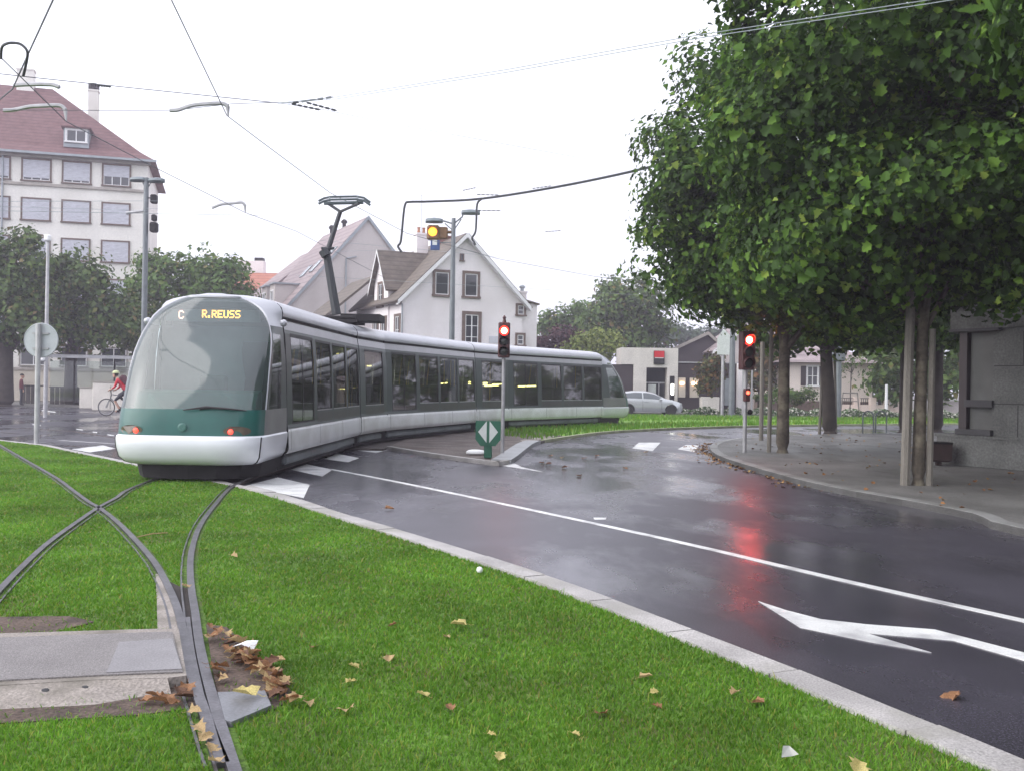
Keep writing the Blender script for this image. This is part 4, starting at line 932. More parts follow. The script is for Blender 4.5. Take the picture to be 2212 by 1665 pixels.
def signal(base, lensZ, label, r, n, lit, hw, matl, pole_r=.05, top_extra=True, aim=0., z0=.1, power=0, lcol=(1, .035, .05)):
    root = thing('traffic_light', label, 'traffic light', base, aim)
    m = MB(); H = lensZ + r + .09; pitch = r * 2.25; zb = H - n * pitch - .1
    m.tube([(0, .12, -.05), (0, .12, zb + .1)], pole_r, 12); m.build('pole', M_galv, root, True)
    hd_ = MB(); hd_.bbox(-hw, hw, -.02, .2, zb, H, .025); ho = hd_.build('signal_head', M_sighead, root, False)
    if top_extra: x_ = MB(); x_.tube([(0, .1, H - .01), (0, .1, H + .09)], [.05, .03], 8); x_.lathe([(.03, H + .08), (.045, H + .11), (.01, H + .16)], 8); x_.build('finial', M_sighead, root)
    for i in range(n):
        z = lensZ - i * pitch; mx = Matrix.Translation((0, -.02, z))
        v = MB(); visor(v, r * 1.08, r * 1.3, mx); v.build('visor', M_sighead, ho)
        l = MB(); l.lathe([(r, .0), (r * .92, .014), (r * .6, .03), (.004, .036)], 20, 0, mx @ Matrix.Rotation(R(90), 4, 'X')); lo2 = l.build('lens', lit if i == 0 else M_lensoff, ho, True)
        if i == 0: c_ = MB(); c_.lathe([(r * .66, .03), (r * .5, .036), (.004, .042)], 18, 0, mx @ Matrix.Rotation(R(90), 4, 'X')); c_.build('bulb_glow', M_redcore, ho, True)
    if power:
        ld = bpy.data.lights.new('lamp_light', 'SPOT'); ld.energy = power; ld.color = lcol; ld.shadow_soft_size = r * .8; ld.spot_size = R(150); ld.spot_blend = .6; lo_ = bpy.data.objects.new('lamp_light', ld); COL.objects.link(lo_); lo_.parent = root; lo_.location = (0, -.09, lensZ); lo_.rotation_euler = (R(-80), 0, 0)
    return root
b = g(1085, 979, .09); zl = at(1088, 715, b.y).z - b.z
signal(b, zl, 'traffic light showing red on a slim pole at the tip of the traffic island', .105, 3, M_redtop, .135, None, .042, aim=0, power=6)
b = g(1613, 977, .1); zl = at(1619, 735, b.y).z - b.z
s2 = signal(b, zl, 'traffic light glowing red under the trees at the pavement corner', .125, 3, M_redtop, .17, None, .05, aim=R(14), power=22)
m = MB(); m.bbox(-.07, .07, -.08, .06, -.16, .16, .02); o = m.build('repeater_head', M_sighead, s2); zz = at(1613, 853, b.y).z - b.z; o.location = (0, .06, zz)
l = MB(); l.lathe([(.045, 0), (.04, .012), (.004, .02)], 12, 0, Matrix.Translation((0, -.08, .06)) @ Matrix.Rotation(R(90), 4, 'X')); l.build('lens', M_reddim, o)
m = MB(); m.lathe([(.004, 0), (.06, .02), (.07, .06), (.05, .1), (.004, .11)], 10, 0, Matrix.Translation((.08, .12, 0)) @ Matrix.Rotation(R(90), 4, 'Y')); o = m.build('push_button', M_dark, s2); o.location = (0, 0, at(1622, 890, b.y).z - b.z)
# amber flashing light on a bracket of the rear lamp post and the blue plate below it
p = at(936, 503, 43)
am = thing('warning_light', 'amber warning light lit on a bracket of the lamp post behind the tram', 'warning light', p)
m = MB(); m.bbox(-.28, .28, -.1, .3, -.32, .32, .08); m.bbox(.24, .62, .0, .28, -.26, .26, .05); m.tube([(.5, .14, .05), ((976 - 936) * 43 / F - .02, .14, .05)], .07, 8); ah = m.build('housing', M_ambhead, am)
l = MB(); l.lathe([(.19, 0), (.17, .03), (.1, .06), (.004, .07)], 20, 0, Matrix.Translation((-.02, -.1, .02)) @ Matrix.Rotation(R(90), 4, 'X')); l.build('lens', M_amber, ah, True)
v = MB(); visor(v, .21, .2, Matrix.Translation((-.02, -.1, .02))); v.build('visor', M_ambhead, ah)
p = at(940, 529, 43); bs = thing('road_sign', 'small blue plate with a white square hanging under the amber light', 'sign', p)
m = MB(); m.bbox(-.2, .2, -.02, .02, -.24, .2, .015); bo_ = m.build('plate', mat('sign_blue', (.03, .07, .2), .5, .1), bs); m = MB(); m.box(-.12, .08, -.026, -.021, -.02, .2); m.build('symbol', M_swhite, bo_); m = MB(); m.tube([(0, .03, -.28), (0, .06, .32)], .02, 6); m.tube([(.1, .03, .1), (.74, .06, .1)], .02, 6); m.build('bracket', M_pole, bs)
# round sign seen from the back
b = g(79, 957, .05); Y = b.y; rs_ = thing('road_sign', 'round traffic sign seen from behind on a grey post at the lawn edge', 'sign', b)
zc = at(83, 735, Y).z - b.z; m = MB(); m.tube([(0, 0, -.1), (0, 0, zc + .4)], .062, 12); m.build('post', M_galv, rs_, True)
d_ = MB(); d_.lathe([(.004, -.012), (.415, -.012), (.43, 0), (.415, .02), (.4, .008), (.004, .008)], 40, 0, Matrix.Translation((.03, .09, zc)) @ Matrix.Rotation(R(90), 4, 'X')); so = d_.build('sign_disc', M_sgrey, rs_)
m = MB(); m.box(-.17, .23, .045, .08, zc + .15, zc + .19); m.box(-.17, .23, .045, .08, zc - .22, zc - .18); m.build('clamp_rail', M_galv, so)
# thin pole with a small lamp behind it
p = at(100, 515, 42); q = at(98, 880, 42); st = thing('street_pole', 'thin grey pole standing between the trees left of the lamp post', 'pole', (q.x, q.y, 0)); m = MB(); m.tube([(0, 0, 0), (0, 0, 2.6), (0, 0, p.z)], [.09, .085, .06], 10); m.build('pole', M_galv, st, True)
m = MB(); m.bbox(-.12, .12, -.12, .12, -.14, .14, .05); o = m.build('box', M_paper, st); o.location = (0, -.05, p.z)
m = MB(); m.bbox(-.12, .1, -.1, .1, -.2, .2, .05); o = m.build('white_box', M_paper, st); o.location = (-.1, -.1, at(125, 850, 42).z * 0 + 2.55)
# green guide beacon with two white half diamonds
b = g(1054, 989, .08); gs_ = thing('guide_beacon', 'green board with two white half diamonds on a squat green post on the island', 'sign', b, R(-3))
sc2 = b.y / F; m = MB(); m.bbox(-.085, .085, -.06, .06, 0, .34, .02); m.build('post', M_sgreen, gs_)
zt, zb = (at(1056, 908, b.y).z - b.z), (at(1056, 962, b.y).z - b.z)
m = MB(); P = [(-.26, zt), (.26, zt), (.27, zt - .03), (.27, zt - .4), (.16, zb), (-.16, zb), (-.27, zt - .4), (-.27, zt - .03)]
m.face([(x, -.08, z) for x, z in reversed(P)]); m.face([(x, -.035, z) for x, z in P]); m.loft([[(x, -.08, z) for x, z in P], [(x, -.035, z) for x, z in P]]); go_ = m.build('board', M_sgreen, gs_)
zc = (zt * .56 + zb * .44); m = MB()
for s in (-1, 1):
    tri = [(s * .03, zc + .235), (s * .215, zc), (s * .03, zc - .235)]; q = [(x, -.085, z) for x, z in tri]; m.face(q if s < 0 else q[::-1])
m.build('half_diamond', M_swhite, go_)
b = g(1027, 981, .08); m = MB(); m.loft([[(x * k, y * k * .7, z) for x, y in ((-.2, -.1), (.0, -.16), (.22, -.1), (.26, .05), (.05, .14), (-.22, .1))] for k, z in ((.75, 0), (1, .03), (.95, .07), (.7, .1), (.3, .115))], 0, True, True)
tag(m.build('plastic_bag', M_paper, None, True, b), 'white plastic litter lying on the island beside the green board', 'litter')
# bicycle hoops on the pavement
for i, (u, lb) in enumerate(((1876, 'left bicycle hoop on the pavement'), (1904, 'right bicycle hoop on the pavement'))):
    b = g(u - 1, 934.5, .1); m = MB(); m.tube([(-.2, 0, -.05), (-.2, 0, .6), (-.17, 0, .72), (-.09, 0, .79), (.0, 0, .81), (.09, 0, .79), (.17, 0, .72), (.2, 0, .6), (.2, 0, -.05)], .028, 8)
    tag(m.build('bicycle_hoop', M_pole, None, True, b), lb, 'bike rack', 'bicycle hoops')
# litter bin beside the stone building
b = g(2027, 1004, .1); bn = thing('litter_bin', 'small dark brown litter bin at the foot of the stone building', 'bin', b)
m = MB(); m.loft([[(x * k, y * k, z) for x, y in ((-.2, -.2), (.2, -.2), (.2, .2), (-.2, .2))] for k, z in ((.8, .08), (1, .12), (1.02, .42), (1.05, .46))], 0, True, True); m.box(-.05, .05, -.05, .05, 0, .1); m.build('bin_body', mat('bin_brown', (.045, .025, .022), .6, .2, 6.), bn); m = MB(); m.bbox(-.225, .225, -.225, .225, .46, .5, .02); m.build('lid', M_dark, bn)

# ------------------------------------------------------------------ cyclist and pedestrian
def skin_body(name, joints, edges, mats, pick, parent=None, loc=(0, 0, 0), rz=0., sub=2):
    keys = list(joints); me = bpy.data.meshes.new('tmp'); me.from_pydata([joints[k][:3] for k in keys], [(keys.index(a), keys.index(b)) for a, b in edges], [])
    o = bpy.data.objects.new('tmp', me); COL.objects.link(o)
    sk = o.modifiers.new('s', 'SKIN'); sv = me.skin_vertices[0].data
    for i, k in enumerate(keys): r = joints[k][3]; sv[i].radius = r if isinstance(r, tuple) else (r, r)
    sv[0].use_root = True; sk.use_smooth_shade = True
    s2 = o.modifiers.new('u', 'SUBSURF'); s2.levels = sub; s2.render_levels = sub
    dg = bpy.context.evaluated_depsgraph_get(); nm = bpy.data.meshes.new_from_object(o.evaluated_get(dg)); bpy.data.objects.remove(o)
    nm.name = name; nm.materials.clear()
    for m_ in mats: nm.materials.append(m_)
    for p in nm.polygons: p.material_index = pick(p.center); p.use_smooth = True
    ob = link(name, nm, parent); ob.location = loc; ob.rotation_euler = (0, 0, rz); return ob
def head_parts(par, c, face_dir, helmet=None, hair=M_hair):
    m = MB(); mx = Matrix.Translation(c) @ Matrix.Rotation(face_dir, 4, 'Z')
    rings = []
    for z, rx, ry, ox in ((-.12, .03, .03, .05), (-.105, .055, .05, .045), (-.07, .075, .062, .03), (-.03, .088, .07, .012), (.02, .098, .076, 0), (.07, .095, .074, -.004), (.11, .07, .058, -.006), (.13, .02, .02, -.006)):
        ring = []
        for k in range(14):
            a = 2 * PI * k / 14; x, y = rx * math.cos(a) + ox, ry * math.sin(a)
            if k == 0: x += {-.03: .028, .02: .012}.get(z, 0)
            ring.append(mx @ Vector((x, y, z)))
        rings.append(ring)
    m.loft(rings, 0, True, True)
    for s in (-1, 1): m.lathe([(.004, -.006), (.028, -.004), (.028, .004), (.004, .008)], 8, 0, mx @ Matrix.Translation((-.005, s * .077, -.01)) @ Matrix.Rotation(R(90), 4, 'X'))
    h = m.build('head', M_skin, par, True)
    e = MB()
    for s in (-1, 1): e.lathe([(.012, 0), (.008, .005), (.002, .007)], 8, 0, mx @ Matrix.Translation((.088, s * .032, .015)) @ Matrix.Rotation(R(90), 4, 'Y'))
    e.build('eyes', M_hair, h)
    mo = MB(); mo.lathe([(.02, 0), (.016, .004), (.002, .005)], 8, 0, mx @ Matrix.Translation((.1, 0, -.065)) @ Matrix.Rotation(R(90), 4, 'Y') @ Matrix.Diagonal((.35, 1, 1, 1))); mo.build('mouth', mat('lips', (.3, .1, .09), .5, 0), h)
    hr = MB(); rings = [[mx @ Vector((r * math.cos(2 * PI * k / 14) * 1.12 - .015 + (-.02 if z < 0 else 0), r * math.sin(2 * PI * k / 14), z)) for k in range(14)] for z, r in (((.035, .09), (.08, .092), (.115, .075), (.14, .03)) if not helmet else ((.045, .115), (.06, .125), (.11, .115), (.155, .08), (.175, .02)))]
    hr.loft(rings, 0, True, True); hr.build('helmet' if helmet else 'hair', helmet or hair, h, True)
    if helmet: b_ = MB(); b_.loft([[mx @ Vector((r * math.cos(a) - .02, r * math.sin(a), z)) for a in [R(75 + 210 * k / 12) for k in range(13)]] for z, r in ((-.06, .085), (.0, .098), (.05, .1))], 0, False); b_.build('hair', M_hair, h, True)
    return h
def hand(par, c, d, up, s=1):                                     # five short curled fingers on a palm
    m = MB(); d = Vector(d).normalized(); up = Vector(up).normalized(); sd = d.cross(up)
    m.tube([c - d * .02, c + d * .03, c + d * .075], [.026, .038, .034], 8)
    for k, l in enumerate((.06, .07, .066, .05)):
        b0 = c + d * .07 + sd * (k - 1.5) * .019; m.tube([b0, b0 + d * l * .5 - up * .008, b0 + d * l * .75 - up * .03, b0 + d * l * .6 - up * .05], [.0095, .009, .0085, .007], 6)
    b0 = c + d * .02 + sd * s * .034; m.tube([b0, b0 + d * .03 + sd * s * .02, b0 + d * .06 + sd * s * .012 - up * .015], [.011, .010, .008], 6)
    return m.build('hand', M_skin, par, True)
BW = .35                                                          # bicycle heading -x, local origin under the bottom bracket
bc = g(257, 898, 0); Yb = bc.y
BS = 1.12
bike = thing('bicycle', 'dark bicycle ridden to the left, half hidden by the nose of the tram', 'bicycle', (bc.x + .12, Yb, 0))
wheelbase = (-.62, .45)
for x in wheelbase:
    m = MB(); mx = Matrix.Translation((x, 0, BW)); torus_ring(m, BW - .02, .019, 32, 8, mx, 0); torus_ring(m, BW - .042, .011, 32, 6, mx, 1)
    for k in range(16):
        a = 2 * PI * k / 16; m.tube([Vector((x, .02 * (-1) ** k, BW)), Vector((x + (BW - .045) * math.cos(a), 0, BW + (BW - .045) * math.sin(a)))], .0025, 4, 1)
    m.tube([(x, -.05, BW), (x, .05, BW)], .018, 8, 1); m.build('wheel', [M_tyre, M_alloy], bike)
m = MB(); bb, stt, hd1, hd0 = Vector((0, 0, .28)), Vector((.17, 0, .82)), Vector((-.42, 0, .86)), Vector((-.46, 0, .72))
for a, b_, r in ((bb, stt, .017), (bb, hd0, .02), (stt * .95 + bb * .05, hd1, .017), (hd1, hd0, .02)): m.tube([a, b_], r, 8)
for s in (-1, 1): m.tube([bb, Vector((.45, s * .06, BW))], .011, 6); m.tube([stt * .92 + bb * .08, Vector((.45, s * .06, BW))], .009, 6); m.tube([hd0, Vector((-.52, s * .05, .6)), Vector((-.62, s * .055, BW))], .013, 6)
m.tube([stt, stt + Vector((.03, 0, .12))], .013, 6); m.build('frame', mat('bike_frame', (.08, .09, .1), .35, .1, coat=.4), bike)
m = MB(); m.tube([hd1, hd1 + Vector((-.02, 0, .14))], .014, 6); m.tube([(-.34, -.28, 1.02), (-.43, -.2, 1.03), (-.46, 0, 1.01), (-.43, .2, 1.03), (-.34, .28, 1.02)], .012, 6); m.build('handlebar', M_cable, bike)
m = MB(); m.loft([[(x, y * w, .95 + z) for y, z in ((-1, -.01), (-.6, .03), (0, .04), (.6, .03), (1, -.01))] for x, w in ((.06, .02), (.14, .04), (.24, .075), (.32, .09), (.35, .05))], 0, False); m.box(.08, .34, -.03, .03, .92, .945); m.build('saddle', M_blk, bike)
m = MB(); m.lathe([(.09, -.01), (.09, .01)], 20, 0, Matrix.Translation(bb + Vector((0, -.05, 0))) @ Matrix.Rotation(R(90), 4, 'X')); m.tube([bb + Vector((0, -.07, 0)), bb + Vector((-.1, -.07, -.13))], .01, 6); m.tube([bb + Vector((0, .07, 0)), bb + Vector((.1, .07, .13))], .01, 6)
m.box(-.16, -.04, -.16, -.07, .13, .155); m.box(.04, .16, .07, .16, .40, .425); m.build('pedals', M_dark, bike)
bike.scale = (BS, BS, BS)
rider = thing('person', 'cyclist in red jacket and pale helmet bending over the handlebar', 'person', (bc.x + .12, Yb, 0))
J = {'pel': (.2, 0, 1.02, .13), 'waist': (.08, 0, 1.2, .125), 'chest': (-.08, 0, 1.38, .15), 'neck': (-.18, 0, 1.5, .062), 'hb': (-.22, 0, 1.56, .055)}
E_ = [('pel', 'waist'), ('waist', 'chest'), ('chest', 'neck'), ('neck', 'hb')]
for s, t_, kx, kz, fx, fz in ((-1, 'r', -.24, .62, -.08, .2), (1, 'l', -.2, .84, .1, .47)):
    J.update({'hip' + t_: (.16, s * .1, .98, .095), 'kn' + t_: (kx, s * .12, kz, .062), 'an' + t_: (fx + .06, s * .12, fz + .04, .042), 'to' + t_: (fx - .14, s * .12, fz - .02, .035),
              'sh' + t_: (-.12, s * .19, 1.41, .07), 'el' + t_: (-.2, s * .25, 1.16, .047), 'wr' + t_: (-.33, s * .25, 1.065, .034)})
    E_ += [('pel', 'hip' + t_), ('hip' + t_, 'kn' + t_), ('kn' + t_, 'an' + t_), ('an' + t_, 'to' + t_), ('chest', 'sh' + t_), ('sh' + t_, 'el' + t_), ('el' + t_, 'wr' + t_)]
def pick_r(c): return 1 if c.z > 1.04 and not (c.x < -.28 and c.z < 1.1) and c.z < 1.5 else (0 if c.z >= 1.5 or c.x < -.28 and c.z > 1. else (3 if c.z < .3 and c.x > -.14 or c.z < .12 else (0 if c.z < .62 and abs(c.y) > .06 and c.y < 0 else 2)))
skin_body('body', J, E_, [M_skin, M_rjack, M_trous, M_dark], pick_r, rider)
head_parts(rider, Vector((-.27, 0, 1.66)), PI, M_helm); rider.scale = (BS, BS, BS)
hand(rider, Vector((-.34, -.25, 1.06)), (-1, 0, -.3), (0, 0, 1), -1); hand(rider, Vector((-.34, .25, 1.06)), (-1, 0, -.3), (0, 0, 1), 1)
bp_ = MB(); bp_.bbox(-.12, .12, -.14, .14, -.2, .2, .05); o = bp_.build('backpack', mat('bag_dark', (.07, .02, .03), .7, .2), rider); o.location = (.1, 0, 1.45); o.rotation_euler = (0, R(-42), 0)
# pedestrian at the far left
b = g(45, 880, .0); b = Vector((at(46, 850, 56).x, 56, .1))
ped = thing('person', 'person in dark red top standing at the far left under the trees', 'person', b, R(35))
J = {'pel': (0, 0, .95, (.15, .12)), 'waist': (0, 0, 1.1, (.14, .11)), 'chest': (0, 0, 1.34, (.17, .12)), 'neck': (0, 0, 1.48, .06), 'hb': (.01, 0, 1.54, .055)}; E_ = [('pel', 'waist'), ('waist', 'chest'), ('chest', 'neck'), ('neck', 'hb')]
for s, t_ in ((-1, 'r'), (1, 'l')):
    J.update({'hip' + t_: (0, s * .09, .88, .095), 'kn' + t_: (.03 * s, s * .1, .48, .06), 'an' + t_: (-.02 + .05 * s, s * .1, .09, .042), 'to' + t_: (.13 + .05 * s, s * .11, .035, .035), 'sh' + t_: (0, s * .19, 1.4, .07), 'el' + t_: (-.03, s * .25, 1.12, .048), 'wr' + t_: (.06, s * .24, .88, .034)})
    E_ += [('pel', 'hip' + t_), ('hip' + t_, 'kn' + t_), ('kn' + t_, 'an' + t_), ('an' + t_, 'to' + t_), ('chest', 'sh' + t_), ('sh' + t_, 'el' + t_), ('el' + t_, 'wr' + t_)]
skin_body('body', J, E_, [M_skin, M_djack, M_trous, M_dark], lambda c: 3 if c.z < .09 else (1 if c.z > .96 and c.z < 1.47 or (abs(c.y) > .2 and c.z > .9) else (0 if c.z > 1.46 or abs(c.y) > .2 else 2)), ped)
head_parts(ped, Vector((.03, 0, 1.64)), 0)
hand(ped, Vector((.065, -.24, .86)), (.15, 0, -1), (1, 0, 0), -1); hand(ped, Vector((.065, .24, .86)), (.15, 0, -1), (1, 0, 0), 1)

# ------------------------------------------------------------------ silver hatchback
cb = at(1410, 897, 60.2); car = thing('parked_car', 'silver two door hatchback facing right, its rear hidden behind the tram', 'car', (cb.x - .35, 60.2, .0), R(3))
WX = (-1.25, 1.3); WR = .31
def zbot(x):
    z = .2
    for wx in WX:
        d2 = (WR + .06) ** 2 - (x - wx) ** 2
        if d2 > 0: z = max(z, .31 + math.sqrt(d2))
    return z + max(0, abs(x) - 1.85) * .5
def ip(tab, x):
    for (a, ya), (b, yb) in zip(tab, tab[1:]):
        if a <= x <= b: t = (x - a) / (b - a); t = t * t * (3 - 2 * t) * .35 + t * .65; return ya + (yb - ya) * t
    return tab[0][1] if x < tab[0][0] else tab[-1][1]
ROOF = [(-2.05, .8), (-1.98, .98), (-1.75, 1.22), (-1.45, 1.38), (-.9, 1.45), (-.2, 1.44), (.25, 1.36), (.75, 1.12), (1.05, .98), (1.4, .93), (1.8, .82), (2.0, .68), (2.07, .55)]
BELT = [(-2.05, .78), (-1.9, .95), (-1.4, .96), (0, .93), (1.0, .9), (1.4, .86), (1.8, .76), (2.07, .52)]
WID = [(-2.07, .6), (-1.95, .76), (-1.6, .85), (0, .87), (1.4, .85), (1.8, .76), (2.0, .6), (2.07, .45)]
def csec(x):
    w = ip(WID, x); zr = ip(ROOF, x); zb = ip(BELT, x); zb = min(zb, zr - .03); z0 = zbot(x); z1 = max(z0 + .02, .55); z1 = min(z1, zb - .02); z0 = min(z0, z1 - .01)
    t = min(1, max(0, (zr - zb - .06) / .3)); wr = w * (.93 - .2 * t)
    return [(x, -w * .9, z0), (x, -w, max(z0 + .005, min(.42, z1))), (x, -w, z1), (x, -w * .975, zb), (x, -wr, zr - .05 * t - .01), (x, -wr * .75, zr), (x, 0, zr + .015)]
xs = sorted({-2.07 + 4.14 * i / 80 for i in range(81)} | {w + s for w in WX for s in (-.37, .37)})
m = MB(); rings = []
for x in xs:
    h_ = csec(x); rings.append(h_ + [(p[0], -p[1], p[2]) for p in reversed(h_[:-1])])
m.loft(rings, 0, False); m.face(rings[0]); m.face(list(reversed(rings[-1]))); m.box(-1.9, 1.9, -.7, .7, .2, .3)
cbod = m.build('body', M_silver, car, True)
def cwin(x0, x1, s, f0=.12, f1=.9, slant0=0., slant1=0.):
    m = MB(); n_ = 10
    lo_, hi_ = [], []
    for i in range(n_ + 1):
        x = x0 + (x1 - x0) * i / n_; h_ = csec(x); a, b = Vector(h_[3]), Vector(h_[4]); o = Vector((0, -.012, .004))
        lo_.append(a.lerp(b, f0) + o); hi_.append(a.lerp(b, f1) + o)
    for i in range(n_):
        q = [lo_[i], lo_[i + 1], hi_[i + 1], hi_[i]]; q = [Vector((p.x, p.y * -s, p.z)) for p in q]; m.face(q if s < 0 else q[::-1])
    return m
for s in (-1, 1):
    cwin(-1.55, -.45, s).build('window', M_cglass if False else mat('car_window', (.05, .065, .07), .06, 0, spec=.9, coat=1), car, True); cwin(-.38, .72, s).build('window', MATS['car_window'], car, True)
    mm = MB(); mm.loft([[(.62 + x, s * (.86 + y), .95 + z) for y, z in ((0, -.02), (.16, -.05), (.2, .02), (.15, .09), (0, .06))] for x in (-.04, .0, .08)], 0, True, True); mm.build('mirror', M_silver, car)
    hm = MB(); hm.bbox(-.3, -.12, s * .875 - .015, s * .875 + .015, .8, .83, .008); hm.build('door_handle', M_silver, car)
    dl = MB()
    for x in (-.42, .72): dl.tube([(x, s * .868, .32), (x, s * .876, .6), (x, s * .85, .92)], .006, 4)
    dl.build('door_gap', M_blk, car)
m = MB()
for i in range(8):
    x0, x1 = .3 + .09 * i, .39 + .09 * i
    a, b = csec(x0), csec(x1); m.face([(x0, a[5][1], a[5][2] + .012), (x1, b[5][1], b[5][2] + .012), (x1, -b[5][1], b[5][2] + .012), (x0, -a[5][1], a[5][2] + .012)])
m.build('windscreen', MATS['car_window'], car)
for x in WX:
    for s in (-1, 1):
        m = MB(); mx = Matrix.Translation((x, s * .74, WR)) @ Matrix.Rotation(R(90) * s, 4, 'X'); m.lathe([(.2, -.1), (WR - .02, -.1), (WR, -.07), (WR, .07), (WR - .02, .1), (.2, .1), (.19, .08)], 28, 0, mx); w_ = m.build('tyre', M_tyre, car, True)
        m = MB(); m.lathe([(.2, -.09), (.2, -.06), (.17, -.05), (.03, -.075), (.01, -.08)], 28, 0, mx)
        for k in range(10): m.box(.05, .18, -.02, .02, -.095, -.06, 0, mx @ Matrix.Rotation(2 * PI * k / 10, 4, 'Z'))
        m.build('rim', M_alloy, w_)
for s in (-1, 1):
    m = MB(); m.bbox(1.86, 1.98, s * .56 - .13, s * .56 + .13, .66, .76, .03); m.build('headlight', mat('headlamp', (.5, .52, .53), .1, 0, coat=1), car)
#PART5
# ------------------------------------------------------------------ buildings
WC = {}
def window(par, x, z, w, h, y=0., rz=0., sur=M_sur2, sw=.14, shutter=0., mull=2, bars=0, name='window', frame=True, sill=True):
    key = (round(w, 2), round(h, 2), sur.name, sw, shutter, mull, bars, frame, sill)
    if key not in WC:
        m = MB()
        if sw:
            m.box(-w / 2 - sw, -w / 2, -.07, .0, 0, h); m.box(w / 2, w / 2 + sw, -.07, 0, 0, h); m.box(-w / 2 - sw, w / 2 + sw, -.075, 0, h, h + sw)
            m.box(-w / 2 - sw - .04, w / 2 + sw + .04, -.14 if sill else -.07, 0, -sw * .8, 0)
        else: m.box(-w / 2, w / 2, -.03, 0, -.03, 0)
        parts = [('window', m, sur)]
        p = MB(); p.face([(-w / 2, -.014, 0), (w / 2, -.014, 0), (w / 2, -.014, h), (-w / 2, -.014, h)]); parts.append(('pane', p, M_wpane))
        if frame:
            c = MB(); t = .055
            c.box(-w / 2, w / 2, -.04, -.016, 0, t); c.box(-w / 2, w / 2, -.04, -.016, h - t, h); c.box(-w / 2, -w / 2 + t, -.039, -.016, t, h - t); c.box(w / 2 - t, w / 2, -.039, -.016, t, h - t)
            for i in range(1, mull): xx = -w / 2 + w * i / mull; c.box(xx - t * .6, xx + t * .6, -.038, -.016, t, h - t)
            for i in range(1, bars + 1): zz = h * i / (bars + 1); c.box(-w / 2 + t, w / 2 - t, -.036, -.016, zz - .018, zz + .018)
            parts.append(('casement', c, M_stain))
        if shutter:
            s = MB(); n_ = max(3, int(h * shutter / .09))
            for i in range(n_):
                z1 = h - (h * shutter) * i / n_; z0 = h - (h * shutter) * (i + 1) / n_
                s.loft([[(-w / 2 + .005, -.05, z0), (-w / 2 + .005, -.066, (z0 + z1) / 2), (-w / 2 + .005, -.05, z1)], [(w / 2 - .005, -.05, z0), (w / 2 - .005, -.066, (z0 + z1) / 2), (w / 2 - .005, -.05, z1)]], 0, False)
            s.box(-w / 2 + .005, w / 2 - .005, -.068, -.045, h - h * shutter - .03, h - h * shutter); parts.append(('shutter', s, M_shut))
        WC[key] = [(n_, m_.build(n_, mt, None)) for n_, m_, mt in parts]
        first = True
    else: first = False
    objs = []
    for n_, o in WC[key]:
        q = o if first else link(n_, o.data); objs.append(q)
    objs[0].parent = par; objs[0].location = (x, y, z); objs[0].rotation_euler = (0, 0, rz)
    for q in objs[1:]: q.parent = objs[0]
    objs[0].name = name; return objs[0]
M_wpane = mat('window_pane_dark', (.035, .04, .045), .06, .1, 1., spec=.8)
def slope(m, a, b, c, d, t=.14, mi=0):                            # thick roof plane a-b eave, c-d ridge
    P = [Vector(q) for q in (a, b, c, d)]; n = (P[1] - P[0]).cross(P[3] - P[0]).normalized()
    if n.z < 0: n = -n
    up = [p + n * t for p in P]; s = len(m.v)
    m.face(up, mi); m.face(list(reversed(P)), mi)
    for i in range(4): j = (i + 1) % 4; m.face([P[i], P[j], up[j], up[i]], mi)
def gable_house(root, W, D, He, Hr, wallm, roofm, ov=.35, fr=.35, ridge_x=None, barge=M_stain):
    rx = ridge_x if ridge_x is not None else W / 2
    w = MB(); prof = [(0, 0), (W, 0), (W, He), (rx, Hr), (0, He)]
    w.loft([[(x, 0, z) for x, z in prof], [(x, D, z) for x, z in prof]], 0, True, True); wo = w.build('wall', wallm, root)
    m = MB(); sl, sr = (Hr - He) / rx, (Hr - He) / (W - rx)
    slope(m, (-ov, D + .2, He - ov * sl), (-ov, -fr, He - ov * sl), (rx, -fr, Hr), (rx, D + .2, Hr)); slope(m, (W + ov, -fr, He - ov * sr), (W + ov, D + .2, He - ov * sr), (rx, D + .2, Hr), (rx, -fr, Hr))
    ro = m.build('roof', roofm, root)
    if barge:
        b = MB()
        for x0, z0 in ((-ov, He - ov * sl), (W + ov, He - ov * sr)):
            A, B = Vector((x0, -fr - .03, z0)), Vector((rx, -fr - .03, Hr)); b.face([A + Vector((0, 0, -.14)), B + Vector((0, 0, -.14)), B + Vector((0, 0, .14)), A + Vector((0, 0, .14))]); b.face([A + Vector((0, .03, -.14)), A + Vector((0, fr, -.1)), B + Vector((0, fr, -.1)), B + Vector((0, .03, -.14))])
        b.build('bargeboard', barge, root)
    return wo, ro
def chimney(root, x, y, z0, z1, w, d, matl, pots=0):
    m = MB(); m.box(x - w / 2, x + w / 2, y - d / 2, y + d / 2, z0, z1 - .12); m.box(x - w / 2 - .05, x + w / 2 + .05, y - d / 2 - .05, y + d / 2 + .05, z1 - .12, z1); c = m.build('chimney', matl, root)
    if pots:
        p = MB()
        for i in range(pots): xx = x + (i - (pots - 1) / 2) * w / max(1, pots) * .9; p.lathe([(.11, z1), (.09, z1 + .3), (.12, z1 + .38)], 10, 0, Matrix.Translation((xx, y, 0)))
        p.build('chimney_pot', mat('terracotta', (.35, .16, .09), .8, .15, 5.), c)
    return c
